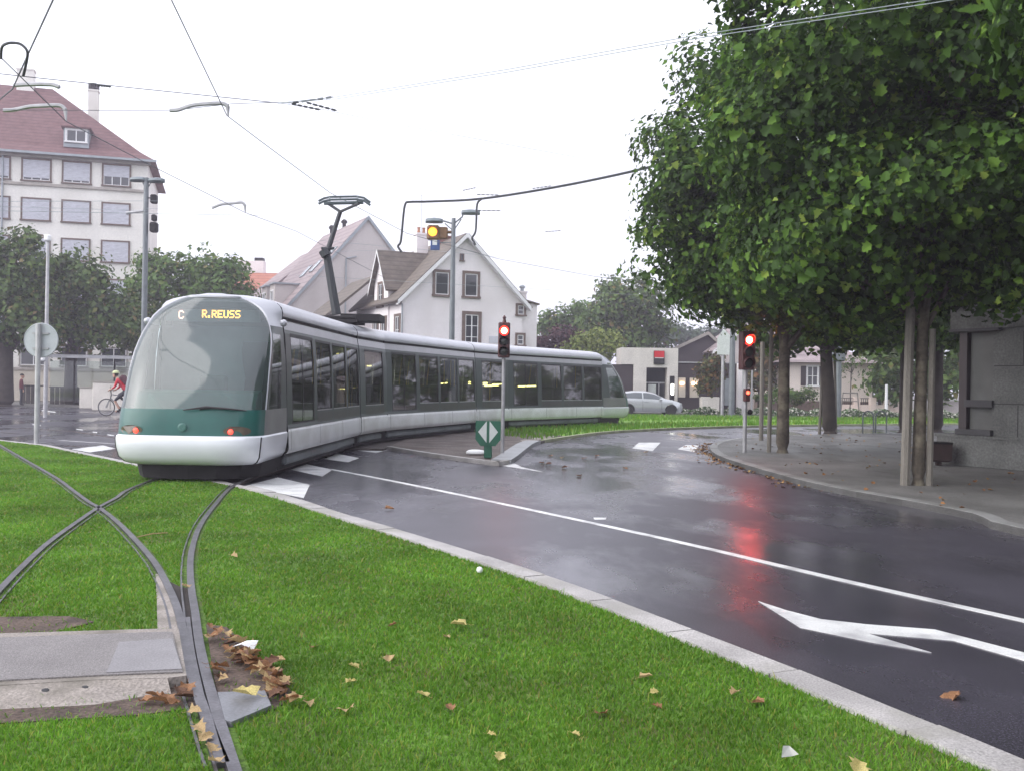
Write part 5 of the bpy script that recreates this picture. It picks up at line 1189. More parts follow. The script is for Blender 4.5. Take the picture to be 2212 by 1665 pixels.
# --- tall apartment building at the left
Yc = 73.; cr = at(316, 500, Yc); an = R(16); W = 17.2; org = Vector((cr.x - W * math.cos(an), Yc - W * math.sin(an), 0))
ab = thing('apartment_building', 'tall cream apartment block with grey roller shutters and red tiled hip roof', 'building', org, an)
zE = 17.6; D = 12.
m = MB(); m.box(0, W, 0, D, 0, zE); m.build('wall', M_cream, ab)
m = MB(); m.box(-.05, W + .06, -.07, 0, 0, 2.2); m.build('plinth', mat('plinth_stone', (.55, .5, .42), .85, .12, 1.), ab)
m = MB()
for z in (2.2, 15.32): m.box(-.1, W + .12, -.14, 0, z, z + .18)
m.box(-.2, W + .25, -.25, 0, zE - .3, zE); build_split(m, 'string_course', mat('string_stone', (.36, .33, .3), .8, .15, 2.), ab)
def lx(u, v=500):                                                 # facade x under a pixel column
    r = ray(u, v); dx, dy = r[0] / F, 1.; t = (-math.sin(an) * org.x + math.cos(an) * org.y) / (-math.sin(an) * dx + math.cos(an) * dy)
    return (dx * t - org.x) * math.cos(an) + (t - org.y) * math.sin(an)
X3 = lx(250), lx(164), lx(77); step = X3[1] - X3[2]; cols = [X3[0], X3[1], X3[2], X3[2] - step, X3[2] - 2 * step]
for r_, z in enumerate((15.7, 12.9, 10.15, 7.35, 4.6, 2.55)):
    for c_, x in enumerate(cols):
        if x < 1.2: continue
        if r_ == 5: window(ab, x, z, 1.7, 1.35, 0, 0, M_sur2, .1, 0, 2)
        else: window(ab, x, z, 1.75, 1.45, 0, 0, M_sur, .12, .55 if (r_, c_) == (0, 0) else (.86 if (r_ == 0) else 1. if r_ % 2 else .97), 3)
m = MB(); rz_ = 6.3; x0, x1, y0, y1 = -.9, W + .6, -.6, D + .8; e1, e2 = W - 7.4, 5.5
ring0 = [(x0, y0, zE), (x1, y0, zE), (x1, y1, zE), (x0, y1, zE)]; i_ = 1.1
ring1 = [(x0 + i_, y0 + i_, zE + .75), (x1 - i_, y0 + i_, zE + .75), (x1 - i_, y1 - i_, zE + .75), (x0 + i_, y1 - i_, zE + .75)]
for j in range(4): k = (j + 1) % 4; m.face([ring0[j], ring0[k], ring1[k], ring1[j]])
rA, rB = Vector((e2, D / 2, zE + rz_)), Vector((e1, D / 2, zE + rz_))
m.face([ring1[0], ring1[1], rB, rA]); m.face([ring1[1], ring1[2], rB]); m.face([ring1[2], ring1[3], rA, rB]); m.face([ring1[3], ring1[0], rA]); m.face(list(reversed(ring0)))
ro = m.build('roof', M_tred, ab); m = MB(); m.box(x0 - .08, x1 + .08, y0 - .1, y0 - .02, zE - .12, zE + .04); m.build('roof_gutter', M_zinc, ab)
xd = lx(163, 300)
m = MB(); m.box(xd - .85, xd + .85, .4, 3.2, zE + .75, zE + 2.1); m.box(xd - 1.0, xd + 1.0, .2, 3.6, zE + 2.1, zE + 2.23, 1); dm = m.build('dormer', [M_zinc, M_tred], ro); wd = window(dm, xd, zE + 1.15, 1.3, .85, .39, 0, M_stain, .1, 0, 2)
chimney(ro, W - 4.7, D / 2 + 2.0, zE + 2, zE + 7.0, .75, .75, M_cream); m = MB(); m.lathe([(.42, zE + 7.0), (.42, zE + 7.5), (.3, zE + 7.55)], 12, 0, Matrix.Translation((W - 4.7, D / 2 + 2.0, 0))); m.build('chimney_cowl', M_dark, ro)
chimney(ro, lx(0, 180) + .6, D / 2, zE + 4, zE + 7.6, 1.2, .8, M_cream)
m = MB(); m.tube([(lx(4), -.1, 0), (lx(4), -.1, zE - .3)], .07, 8); m.build('drainpipe', M_zinc, ab)
# --- white gabled house behind the tram
a20 = R(25); b = at(868, 700, 58.); wh = thing('gabled_house', 'white house with tiled gable roof, wall dormer and sandstone windows behind the tram', 'house', (b.x, 58., 0), a20)
HW, HD, HE, HR = 7.75, 9.5, 6.75, 10.55
wo, ro = gable_house(wh, HW, HD, HE, HR, M_wrend, M_tgrey, .42, .45)
m = MB(); m.box(HW, HW + 1.15, .25, 6, 0, 6.75); m.build('annex_wall', M_wrend, wh); m = MB(); slope(m, (HW + 1.25, .1, 6.65), (HW + 1.25, 6.1, 6.65), (HW - .1, 6.1, 6.95), (HW - .1, .1, 6.95), .1); m.build('annex_roof', M_tgrey, wh)
def hx(u): return (u - 868) / (58 and 37.07) / .93
window(wh, 2.45, 6.95, .85, 1.32, 0, 0, M_sur, .16, 0, 1); window(wh, 4.32, 6.95, .82, 1.35, 0, 0, M_sur, .16, 0, 1)
window(wh, 4.4, 3.85, .85, 2.0, 0, 0, M_sur, .2, 0, 2, 2); window(wh, 3.7, 9.05, .14, .36, 0, 0, M_sur, .06, 0, 1, 0, 'window', False)
window(wh, HW - .1, 6.0, .42, .55, 0, 0, M_sur, .13, 0, 1, 1); window(wh, HW - .1, 4.15, .42, .6, 0, 0, M_sur, .13, 0, 1, 1); window(wh, 2.4, 1.0, .9, 1.5, 0, 0, M_sur, .16, 0, 2, 1)
m = MB(); m.box(5.55, 6.3, -.03, 0, 4.2, 4.62); m.build('house_plate', mat('pale_plate', (.55, .56, .6), .5, .1), wh)
# cross gable on the left long side: its own front wall, roof ridge running into the main roof
cg = MB(); y0, y1, zc_, zr_ = 2.3, 5.1, 7.75, 9.75
prof = [(y0, 0), (y1, 0), (y1, zc_), ((y0 + y1) / 2, zr_), (y0, zc_)]
cg.loft([[(-.12, y, z) for y, z in prof], [(2.6, y, z) for y, z in prof]], 0, True, True); cgo = cg.build('cross_gable', M_wrend, wh)
m = MB(); ym = (y0 + y1) / 2; sl = (zr_ - zc_) / (ym - y0); o_ = .4
slope(m, (-.42, y0 - o_, zc_ - o_ * sl), (3.2, y0 - o_, zc_ - o_ * sl), (3.2, ym, zr_), (-.42, ym, zr_)); slope(m, (3.2, y1 + o_, zc_ - o_ * sl), (-.42, y1 + o_, zc_ - o_ * sl), (-.42, ym, zr_), (3.2, ym, zr_)); m.build('cross_gable_roof', M_tgrey, wh)
m = MB()
for yy_ in (y0 - o_, y1 + o_): A, B = Vector((-.45, yy_, zc_ - o_ * sl)), Vector((-.45, ym, zr_)); m.face([A - Vector((0, 0, .12)), B - Vector((0, 0, .12)), B + Vector((0, 0, .14)), A + Vector((0, 0, .14))])
m.build('bargeboard', M_stain, wh)
window(wh, -.7, 6.3, .8, 1.35, ym, R(-90), M_sur, .14, 0, 2, 1).location = (-.12, ym, 6.4)
for y_ in (.9, 3.0, 4.6, 7.2):
    o = window(wh, 0, 3.9, .8, 1.6, 0, R(-90), M_sur, .15, 0, 2, 1); o.location = (-.13 if y0 < y_ < y1 else -.0, y_ if y_ > 1 else .75, 4.0)
m = MB(); m.box(-2.4, 0, 6.2, 11, 0, 6.0); m.build('back_wing', M_wrend, wh); m = MB(); slope(m, (-3.0, 5.7, 5.7), (-3.0, 11.3, 5.7), (.2, 11.3, 8.4), (.2, 5.7, 8.4)); m.build('back_wing_roof', M_tgrey, wh)
chimney(wh, 2.75, 4.6, 8.0, 11.2, .75, .6, M_wrend, 2); chimney(wh, 3.8, 3.6, 8.6, 11.0, .95, .6, mat('brick_red', (.2, .09, .07), .8, .2, 6.), 2)
chimney(wh, HW + .75, 1.6, 6.2, 7.6, .42, .42, M_wrend); m = MB(); m.lathe([(.12, 7.6), (.12, 7.8), (.2, 7.84), (.2, 7.9), (.1, 8.0)], 10, 0, Matrix.Translation((HW + .75, 1.6, 0))); m.build('chimney_cowl', M_zinc, wh)
m = MB(); m.tube([(2.75, 4.6, 11.2), (2.75, 4.6, 14.4)], .02, 5); m.tube([(2.45, 4.6, 13.6), (3.15, 4.6, 13.6)], .012, 5); m.tube([(2.55, 4.6, 13.2), (2.95, 4.6, 13.2)], .012, 5); m.build('aerial', M_galv, wh)
m = MB(); m.tube([(-.02, -.06, 0), (-.02, -.06, 6.3)], .05, 8); m.build('drainpipe', M_zinc, wh)
m = MB(); m.tube([(-.3, .3, 1), (-1.0, .6, 2.8), (-1.0, .9, 4.6)], .04, 5); m.build('climber_stem', M_dbark, wh)
# --- grey house with the big pale gable
a29 = R(27); ap = at(795, 472, 76); gh = thing('gabled_house', 'large pale grey house with blank gable and pinkish tiled roof with skylights', 'house', (ap.x - 6.3 * math.cos(a29), 76 - 6.3 * math.sin(a29), 0), a29)
zr_ = ap.z; gable_house(gh, 12.6, 11.5, zr_ - 7.3, zr_, M_grend, M_tpink, .3, .12, None, None)
m = MB()
for x0 in (-.3, 12.9): A, B = Vector((x0, -.16, zr_ - 7.3 - .35)), Vector((6.3, -.16, zr_)); m.face([A - Vector((0, 0, .12)), B - Vector((0, 0, .12)), B + Vector((0, 0, .2)), A + Vector((0, 0, .2))]); 
m.build('verge', M_zinc, gh)
def on_roof(x, y, lift=0.): return Vector((x, y, zr_ - 7.3 + 7.3 / 6.3 * x + .14 / math.cos(math.atan(7.3 / 6.3)) + lift))
for x_, y_ in ((2.3, 4.6), (2.5, 2.6), (3.3, 1.4)):
    q = [on_roof(x_, y_, .08), on_roof(x_, y_ - .8, .08), on_roof(x_ + .8, y_ - .8, .08), on_roof(x_ + .8, y_, .08)]; m = MB(); m.face(q); sk_ = m.build('skylight', mat('skylight_glass', (.5, .54, .58), .15, .05), gh)
    m = MB(); m.tube(q + [q[0]], .05, 4); m.build('skylight_frame', M_zinc, sk_)
for y_ in (3.0, 5.6):
    m = MB(); m.box(-.2, 2.2, y_ - .8, y_ + .8, zr_ - 7.2, zr_ - 5.2); m.box(-.35, 2.6, y_ - .95, y_ + .95, zr_ - 5.2, zr_ - 5.08, 1); m.build('dormer', [M_grend, M_zinc], gh)
    o = window(gh, 0, 0, .8, 1.0, 0, R(-90), M_stain, .08, 0, 2); o.location = (-.2, y_, zr_ - 6.7)
m = MB(); m.tube([(4.6, -.08, 0), (4.6, -.08, zr_ - 3.2)], .06, 8); m.tube([(4.6, -.12, zr_ - 3.2), (5.4, -.12, zr_ - 3.0)], .05, 6); m.build('flue_pipe', M_zinc, gh)
for y_ in (6, 9.5): m = MB(); m.tube([(6.3, y_, zr_), (6.3, y_, zr_ + .5)], .16, 8); m.lathe([(.26, zr_ + .45), (.26, zr_ + .6), (.1, zr_ + .75)], 10, 0, Matrix.Translation((6.3, y_, 0))); m.build('roof_vent', M_dark, gh)
# lower roof wing behind to the left
m = MB(); m.box(-.5, 6.3, 11.5, 19, 0, zr_ - 6.5); m.build('rear_wing', M_grend, gh); m = MB(); slope(m, (-.9, 11.3, zr_ - 7), (-.9, 19, zr_ - 7), (6.3, 19, zr_ - .9), (6.3, 11.3, zr_ - .9)); m.build('rear_roof', M_tpink, gh)
# --- building with the orange roof
b = at(640, 600, 92); b0 = at(470, 600, 92); ob = thing('terraced_house', 'house with flat front, orange tiled roof and white chimney behind the trees', 'house', (b0.x, 92, 0))
Wo = b.x - b0.x; zo1, zo0 = at(560, 583, 92).z, at(560, 626, 92).z
m = MB(); m.box(0, Wo, 0, 8, 0, zo0); m.build('wall', M_brickr, ob); m = MB(); slope(m, (-.3, -.4, zo0 - .1), (Wo + .3, -.4, zo0 - .1), (Wo + .3, 4, zo1), (-.3, 4, zo1)); slope(m, (Wo + .3, 8.4, zo0), (-.3, 8.4, zo0), (-.3, 4, zo1), (Wo + .3, 4, zo1)); m.build('roof', M_torange, ob)
xa, xb = at(512, 570, 96).x - b0.x, at(568, 570, 96).x - b0.x; m = MB(); m.box(xa, xb, 4.2, 5.2, zo1 - 1, at(540, 563, 96).z); m.build('chimney', M_wrend, ob); m = MB(); m.box(xb - .9, xb - .1, 4.3, 5.1, at(540, 563, 96).z, at(540, 556, 96).z); m.build('chimney_pot', M_dark, ob)
# --- bank branch
Yb = 64.; L0 = at(1340, 880, Yb); bk = thing('bank_branch', 'low bank with cream tiled portal and red and black square sign', 'bank', (L0.x, Yb, 0)); k = Yb / F
def bxx(u): return (at(u, 830, Yb).x - L0.x)
def bz(v): return at(1420, v, Yb).z
m = MB(); m.box(0, bxx(1368), 0, 3, bz(788), bz(752)); m.box(bxx(1368), bxx(1464), 0, 3, bz(794), bz(752)); m.box(bxx(1368), bxx(1396), 0, 3, 0, bz(794)); m.box(bxx(1441), bxx(1464), 0, 3, 0, bz(794)); m.build('portal', M_btile, bk)
m = MB(); m.box(-.6, bxx(1368), .15, 5, 0, bz(788.5)); m.box(bxx(1464), bxx(1604), .2, 5, 0, bz(783)); m.box(bxx(1396), bxx(1441), .9, 3, 0, bz(794.5)); m.build('wall', M_brown, bk)
m = MB(); m.box(bxx(1464), bxx(1606), .1, 5.1, bz(783), bz(780.5)); m.build('roof_edge', M_galv, bk)
m = MB(); m.face([(bxx(1397), .8, .1), (bxx(1440), .8, .1), (bxx(1440), .8, bz(796)), (bxx(1397), .8, bz(796))]); do = m.build('glass_front', M_wpane, bk)
m = MB(); m.box(bxx(1397), bxx(1440), .7, .78, bz(828), bz(825)); m.box(bxx(1426), bxx(1428), .7, .78, .1, bz(825)); m.build('door_frame', M_galv, do); m = MB(); m.box(bxx(1403), bxx(1420), .6, .7, .5, bz(830)); m.build('notice_board', M_swhite, bk)
m = MB(); m.bbox(bxx(1411), bxx(1434), -.14, 0, bz(787), bz(758), .02); so = m.build('sign', M_dark, bk)
zc1, zc2 = bz(772.5), bz(774.5); m = MB(); m.box(bxx(1411.6), bxx(1433.4), -.155, -.14, zc1, bz(758.6)); m.build('red_field', M_bred, so); m = MB(); m.box(bxx(1411.6), bxx(1433.4), -.155, -.14, bz(786.4), zc2); m.build('black_field', M_bblk, so); m = MB(); m.box(bxx(1413), bxx(1432), -.152, -.14, zc2 + .004, zc1 - .004); m.build('white_line', M_swhite, so)
for u0, u1 in ((1466, 1481), (1491, 1510)):
    m = MB(); m.box(bxx(u0), bxx(u1), .05, .2, bz(857), bz(815)); w_ = m.build('display_window', mat('beige_panel', (.55, .5, .42), .7, .1, 2.), bk); m = MB(); m.bbox(bxx(u0) + .1, bxx(u1) - .1, -.05, .05, bz(830), bz(824), .02); m.build('lamp', M_warm, w_)
m = MB(); m.box(bxx(1592), bxx(1605), -.2, .2, 0, bz(783)); m.build('pillar', M_wrend, bk)
m = MB(); m.box(bxx(1566), bxx(1580), .0, .2, .6, bz(815)); m.box(bxx(1568), bxx(1579), -.02, .0, bz(806), bz(785), 1); m.build('panel', [M_zinc, M_brown], bk)
b = at(1451, 880, 62.5); bl = thing('bollard_lamp', 'black column lamp with a lit white bar beside the bank portal', 'lamp', (b.x, 62.5, 0)); m = MB(); m.bbox(-.14, .14, -.14, .14, 0, at(1451, 812, 62.5).z, .03); c = m.build('column', M_dark, bl); m = MB(); m.box(-.09, .09, -.16, -.141, at(1451, 852, 62.5).z, at(1451, 829, 62.5).z); m.build('light_bar', M_strip, c)
b = at(1535, 880, 61.5); pb = thing('planter_wall', 'cream low box wall under the autumn bush beside the bank', 'wall', (b.x, 61.5, 0)); m = MB(); m.bbox(-.55, .55, 0, .8, 0, at(1535, 857, 61.5).z, .03); m.build('block', M_btile, pb)
# barn roofs and pale house behind the bank
b = at(1440, 760, 84); hb = thing('barn', 'dark gabled house behind the bank with a light roof edge on its right', 'house', (b.x, 84, 0), R(-8))
zt_, ze_ = at(1500, 718, 84).z, at(1440, 757, 84).z; gable_house(hb, 5.2, 9, ze_ - .2, zt_ - .1, M_brown, M_tgrey, .5, .5, 3.4, M_sur2)
b = at(1548, 780, 80); hp = thing('plain_house', 'pale lavender rendered house half hidden by leaves right of the barn', 'house', (b.x, 80, 0)); zz = at(1570, 738, 80).z; gable_house(hp, 6.2, 8, zz - .6, zz + 1.8, M_grend, M_tpink, .4, .3)
window(hp, 1.6, 2.5, .9, 1.2, 0, 0, M_sur2, .1, 0, 2)
# pink house on the right
Yp = 70.; b0 = at(1690, 850, Yp); Wp = at(1884, 850, Yp).x - b0.x; ph = thing('bungalow', 'cream and pink bungalow with brown shutters and hipped roof behind the tree trunks', 'house', (b0.x, Yp, 0)); ze_ = at(1800, 784, Yp).z; zt_ = at(1830, 742, Yp).z
m = MB(); m.box(0, Wp, 0, 8, .9, ze_); m.build('wall', mat('cream_pink', (.74, .66, .6), .85, .06, .6), ph); m = MB(); m.box(-.04, Wp + .04, -.05, 8, 0, .9); m.build('plinth', M_sur, ph)
m = MB(); r0 = [(-.6, -.6, ze_), (Wp + .7, -.6, ze_), (Wp + .7, 8.6, ze_), (-.6, 8.6, ze_)]; r1 = [(.4, .4, ze_ + .35), (Wp - .3, .4, ze_ + .35), (Wp - .3, 7.6, ze_ + .35), (.4, 7.6, ze_ + .35)]
for j in range(4): q = (j + 1) % 4; m.face([r0[j], r0[q], r1[q], r1[j]])
A, B = (2.6, 4, zt_ + .2), (Wp - 1.9, 4, zt_ + .2); m.face([r1[0], r1[1], B, A]); m.face([r1[1], r1[2], B]); m.face([r1[2], r1[3], A, B]); m.face([r1[3], r1[0], A]); m.face(r0[::-1]); m.build('roof', M_tpink, ph)
chimney(ph, Wp - 1.5, 3, ze_ + .8, zt_ + .5, .6, .5, M_pink)
xw = at(1755, 810, Yp).x - b0.x; zw0, zw1 = at(1755, 833, Yp).z, at(1755, 791, Yp).z; window(ph, xw, zw0, .75, zw1 - zw0, 0, 0, M_stain, .08, 0, 2, 1)
for s in (-1, 1): m = MB(); m.box(xw + s * .62 - .2, xw + s * .62 + .2, -.06, -.0, zw0, zw1); m.build('shutter', M_brown, ph)
o = window(ph, at(1860, 810, Yp).x - b0.x, zw0, .1, .1, 0, 0, M_stain, 0, 0, 1, 0, 'vent', False)
Yw = 66.; b0 = at(1800, 870, Yw); fw = thing('garden_wall', 'low pink garden wall with posts and railings in front of the bungalow', 'wall', (b0.x, Yw, 0)); m = MB(); Lw = at(1950, 870, Yw).x - b0.x
m.box(0, Lw, 0, .25, 0, .75); 
for u in (1851, 1886, 1915, 1940): x = at(u, 860, Yw).x - b0.x; m.box(x - .2, x + .2, -.06, .31, 0, 1.25)
m.build('masonry', M_pink, fw); m = MB(); 
for i in range(int(Lw / .14)): m.box(.07 + i * .14, .1 + i * .14, .1, .13, .75, 1.15)
m.box(0, Lw, .09, .14, 1.15, 1.19); m.build('railing', M_dark, fw)
Yw = 66.; b0 = at(2010, 870, Yw); fw = thing('garden_wall', 'grey garden wall seen between the far trunk and the stone building', 'wall', (b0.x, Yw, 0)); m = MB(); Lw = 9.; m.box(0, Lw, 0, .25, 0, 1.0); m.box(0, Lw, -.05, .3, 1.0, 1.08); m.build('masonry', M_grend, fw)
# posts and poles across the far street
def spole(u, v0, v1, Y, r, label, cat='pole', name='street_pole', mt=M_pole):
    t = at(u, v0, Y); t2 = thing(name, label, cat, (t.x, Y, 0)); m = MB(); m.tube([(0, 0, 0), (0, 0, t.z * .3), (0, 0, t.z)], [r, r, r * .9], 10); m.build('pole', mt, t2, True); return t2, t
spole(1583, 700, 893, 60, .18, 'thick grey lamp pole across the side road rising into the leaves')
t2, t = spole(1562, 735, 885, 61, .1, 'pale sign post left of the thick grey pole', mt=M_galv); m = MB(); m.loft([[(x, y, t.z + z) for x, z in ((-.38, -.9), (.38, -.9), (.38, .3), (0, .7), (-.38, .1))] for y in (-.14, -.12)], 0, True, True); m.build('sign_back', M_swhite, t2)
spole(1607, 780, 885, 61, .1, 'pale thin post right of the cream pillar', mt=M_galv); spole(1625, 770, 880, 62, .06, 'thin post with a small white street name plate', mt=M_galv)
t2, t = spole(1812, 722, 890, 58, .2, 'grey box topped pole right of the leaning trunk'); m = MB(); m.bbox(-.35, .35, -.25, .25, t.z - 1.6, t.z, .08); m.build('box', M_pole, t2)
spole(1880, 815, 860, 72, .1, 'pale post in the dark garden right of the bungalow', mt=M_stain); spole(1915, 830, 880, 64, .1, 'pale bollard post by the garden wall', mt=M_stain)
# shelter and platform things at the left
Ys = 58.; b0 = at(102, 870, Ys); sh = thing('tram_shelter', 'flat roofed tram stop shelter with slim posts between the trees and the tram', 'shelter', (b0.x, Ys, 0), R(20)); zt_ = at(150, 770, Ys).z; Ls = 6.4
m = MB(); m.loft([[(x, y, zt_ + dz) for y, dz in ((-.9, -.1), (-.9, .08), (.9, .14), (.9, .0))] for x in (-.3, Ls + .2)], 0, True, True); m.build('roof', M_galv, sh)
for x in (1.4, 3.6, 5.8): m = MB(); m.tube([(x, .5, 0), (x, .5, zt_)], .055, 8); m.build('post', M_dark, sh)
m = MB(); m.box(.1, 5.8, .48, .5, .35, zt_ - .25); m.build('glass_wall', glass('shelter_glass', (.8, .84, .82), .03), sh); m = MB(); m.box(1.6, 5.6, .1, .45, .42, .48); m.box(1.8, 1.9, .2, .4, 0, .42); m.box(5.3, 5.4, .2, .4, 0, .42); m.build('bench', M_dark, sh)
b0 = at(238, 878, 52); tm = thing('ticket_cabinet', 'large pale cabinet behind the front wheel of the bicycle', 'cabinet', (b0.x, 52, 0)); m = MB(); m.bbox(-.95, .95, 0, .8, 0, at(238, 826, 52).z, .04); m.build('cabinet', M_btile, tm); m = MB(); m.box(-.98, .98, -.03, .83, at(238, 826, 52).z, at(238, 826, 52).z + .06); m.box(-.02, .02, -.012, 0, .1, 1.3); m.build('cabinet_trim', M_sur2, tm)
b0 = at(218, 870, 55); tm = thing('low_cabinet', 'low cream box between the dark railings and the pale cabinet', 'cabinet', (b0.x - .6, 55, 0)); m = MB(); m.bbox(-.6, .6, 0, .6, 0, 1.15, .04); m.build('cabinet', M_btile, tm); m = MB(); m.box(-.63, .63, -.03, .63, 1.15, 1.2); m.build('cabinet_lid', M_sur2, tm)
Yr = 60.; b0 = at(108, 870, Yr); rl_ = thing('railing_fence', 'dark slatted barrier under the shelter beside the thick trunk', 'fence', (b0.x, Yr, 0)); m = MB(); Lr = at(182, 870, Yr).x - b0.x
for i in range(int(Lr / .3)): m.box(i * .3, i * .3 + .24, 0, .04, .08, 1.1)
m.build('slats', mat('fence_dark', (.05, .045, .045), .7, .3, 2.), rl_); m = MB(); m.box(-.05, Lr, -.03, .08, 1.1, 1.16); m.build('rail', M_dark, rl_)
b0 = at(36, 870, 60); rl_ = thing('railing_fence', 'dark barrier behind the standing person at the far left', 'fence', (b0.x, 60.5, 0)); m = MB(); Lr = at(86, 870, 60).x - b0.x
for i in range(int(Lr / .3)): m.box(i * .3, i * .3 + .26, 0, .04, .08, 1.15)
m.build('slats', MATS['fence_dark'], rl_); m = MB(); m.box(-.05, Lr, -.03, .08, 1.15, 1.22); m.build('rail', M_dark, rl_)
struct(MB().prism([(-60, 57), (-8, 57), (-8, 64.5), (-60, 64.5)], 0, .1).build('platform', M_pave))
struct(MB().prism([(4, 61), (60, 64.2), (60, 69), (4, 66)], 0, .1).build('far_pavement', M_pave))
struct(MB().prism([(-70, 64.5), (8, 66), (60, 69.5), (70, 80), (70, 130), (-70, 130)], 0, .05).build('garden_ground', mat('garden_earth', (.1, .095, .075), .9, .25, .5, .3, 8.)))
# --- dark stone building at the right edge
A = g(2013, 999, .1); B = g(2212, 1016, .1); dv = (B - A).normalized(); aw = math.atan2(dv.y, dv.x)
sb = thing('stone_building', 'dark grey stone building with a corner porch behind the right hand trees', 'building', (A.x, A.y, .1), aw)
m = MB(); m.box(.15, 13, -.05, 1.2, 0, .6); m.box(.1, 13, -.07, 1.25, .6, .66, 0); m.build('plinth', M_stone, sb)
sx0 = 1.42
m = MB(); m.box(sx0, 13, 0, 9, .66, 2.82); m.box(.5, 13, .02, 9, 2.82, 2.9); m.build('wall', M_stone, sb)
m = MB(); m.box(.42, 13, -.02, 9, 2.9, 3.9); m.box(.5, 13, 0, 9, 3.9, 9.); m.build('upper_wall', M_stone, sb)
m = MB(); m.box(.4, 13, -.16, 9, 3.9, 4.05); m.box(.45, 1.6, -.12, .3, 2.84, 2.898); m.box(.2, 13, -.5, 9, 9, 9.3); m.build('cornice', mat('dark_trim', (.055, .055, .06), .7, .2, 3.), sb)
m = MB(); m.box(.62, .8, .02, .25, .66, 2.82); m.build('porch_post', M_brown, sb); m = MB(); m.box(.82, sx0, .12, .3, .66, 2.82); m.build('porch_panel', mat('panel_stone', (.12, .125, .12), .6, .2, 2.), sb)
m = MB(); m.box(.8, sx0 + .02, -.06, .12, 1.25, 1.4); m.box(.62, sx0 + .02, -.1, .12, .665, .78); m.build('ledge', MATS['dark_trim'], sb)
m = MB()
for z in (1.32, 2.1): m.box(sx0 + .02, 13, -.004, .0, z, z + .018)
for z0_, z1_, o_ in ((.66, 1.32, 0), (1.32, 2.1, .45), (2.1, 2.82, .1), (2.9, 3.9, .3)):
    x = sx0 + .55 + o_
    while x < 12.8: m.box(x, x + .018, -.0042, -.0002, z0_ + .01, z1_ - .01); x += .95
m.build('joints', M_blk, sb)
for x in (3.2, 6.2, 9.2): window(sb, x, 4.8, 1.1, 1.9, 0, 0, MATS['dark_trim'], .12, 0, 2, 2)
# ------------------------------------------------------------------ trees
def crown_box(cx, cy, cz, hx_, hy_, hz_): return (cx, cy, cz, hx_, hy_, hz_, 3.2)
def stakes(base, pts, h, label, group=None):
    for (dx, dy, r) in pts:
        pass
def stake(p, h, r, label, lean=0.):
    m = MB(); m.tube([(0, 0, -.1), (lean * .5, 0, h * .5), (lean, 0, h)], [r, r * .96, r * .92], 8); tag(m.build('tree_stake', M_stake, None, True, p), label, 'stake', 'stakes round the plane trees')
b = g(1983, 1046, .1); t1 = tree('plane_tree', 'nearest plane tree standing between pale stakes, its crown filling the top right', 'tree', b, 3.0, .115,
     [crown_box(-.2, -.3, 6.4, 3.15, 3.4, 3.5), (-.9, .6, 4.3, 2.0, 2.4, 1.3), (.9, -.6, 4.8, 2.1, 2.2, 1.3)], 56000, .128, M_lf_plane, M_bark, 'plane trees on the right pavement', 11, .78, True, (.05, 0), 9, 150, shell=.6)
for u, v, r, hh, lb, ln_ in ((1955, 1046, .085, 3.3, 'pale thick stake left of the nearest plane trunk', .05), (2007, 1047, .06, 2.6, 'brown stake right of the nearest plane trunk', .02)): stake(g(u, v, .1), hh, r, lb, ln_)
b = g(1690, 977, .1); t2 = tree('plane_tree', 'second plane tree behind the red light, its crown edge outlined against the sky', 'tree', b, 3.2, .165,
     [crown_box(.25, .1, 6.75, 3.5, 3.7, 3.5), (-1.9, -.5, 7.0, 1.4, 2.0, 1.6), (-.6, -.5, 9.2, 1.8, 2.2, 1.0), (-.7, -.1, 4.3, 2.2, 2.6, 1.0), (1.6, 0, 4.2, 2.4, 2.6, 1.3), (-1.9, 0, 5.4, 1.7, 2.4, 1.9)], 60000, .128, M_lf_plane, M_bark, 'plane trees on the right pavement', 12, .78, True, (.02, 0), 9, 150, shell=.62)
stake(g(1661, 976, .1), 3.2, .055, 'pale stake left of the second plane trunk', .02); stake(g(1644, 950, .1), 3.0, .07, 'dark stake left of the pale one by the second plane trunk', 0)
b = g(1793, 935, .1); t3 = tree('plane_tree', 'plane tree with a leaning dark trunk next to the bicycle hoops', 'tree', b, 3.6, .27,
     [crown_box(-.2, 0, 7.2, 3.8, 3.6, 3.6), (-.6, 0, 4.3, 3.0, 3., 1.3), (2.2, -.5, 4.6, 2.4, 2.6, 1.4)], 14000, .21, M_lf_plane, M_dbark, 'plane trees on the right pavement', 13, .8, True, (-.25, 0), 7, 60)
stake(g(1770, 934, .1), 3.2, .06, 'pale stake left of the leaning dark trunk', .1); stake(g(1806, 933, .1), 3.1, .05, 'dark stake right of the leaning dark trunk', -.1)
for i, (u, v, r, lb) in enumerate(((1950, 929, .17, 'thin dark plane trunk behind the pale stakes, left of the pair'), (2024, 929, .24, 'thick dark plane trunk behind the stakes beside the stone building'))):
    b = g(u, v, .1); tree('plane_tree', lb, 'tree', b, 4.0, r, [crown_box(-.5 + .8 * i, 0, 7.3, 3.6, 3.6, 3.5), (0, 0, 4.4, 2.8, 2.6, 1.2)], 11000, .21, M_lf_plane, M_dbark, 'plane trees on the right pavement', 14 + i, .8, True, (0, 0), 6, 60)
tree('plane_tree', 'plane tree out at the right edge whose large bright leaves hang into the picture', 'tree', (7.35, 7.7, .1), 3.4, .16, [crown_box(-.05, .2, 6.4, 3.0, 2.8, 2.9)], 20000, .145, M_lf_plane, M_bark, 'plane trees on the right pavement', 17, .75, True, (0, 0), 6, 130)
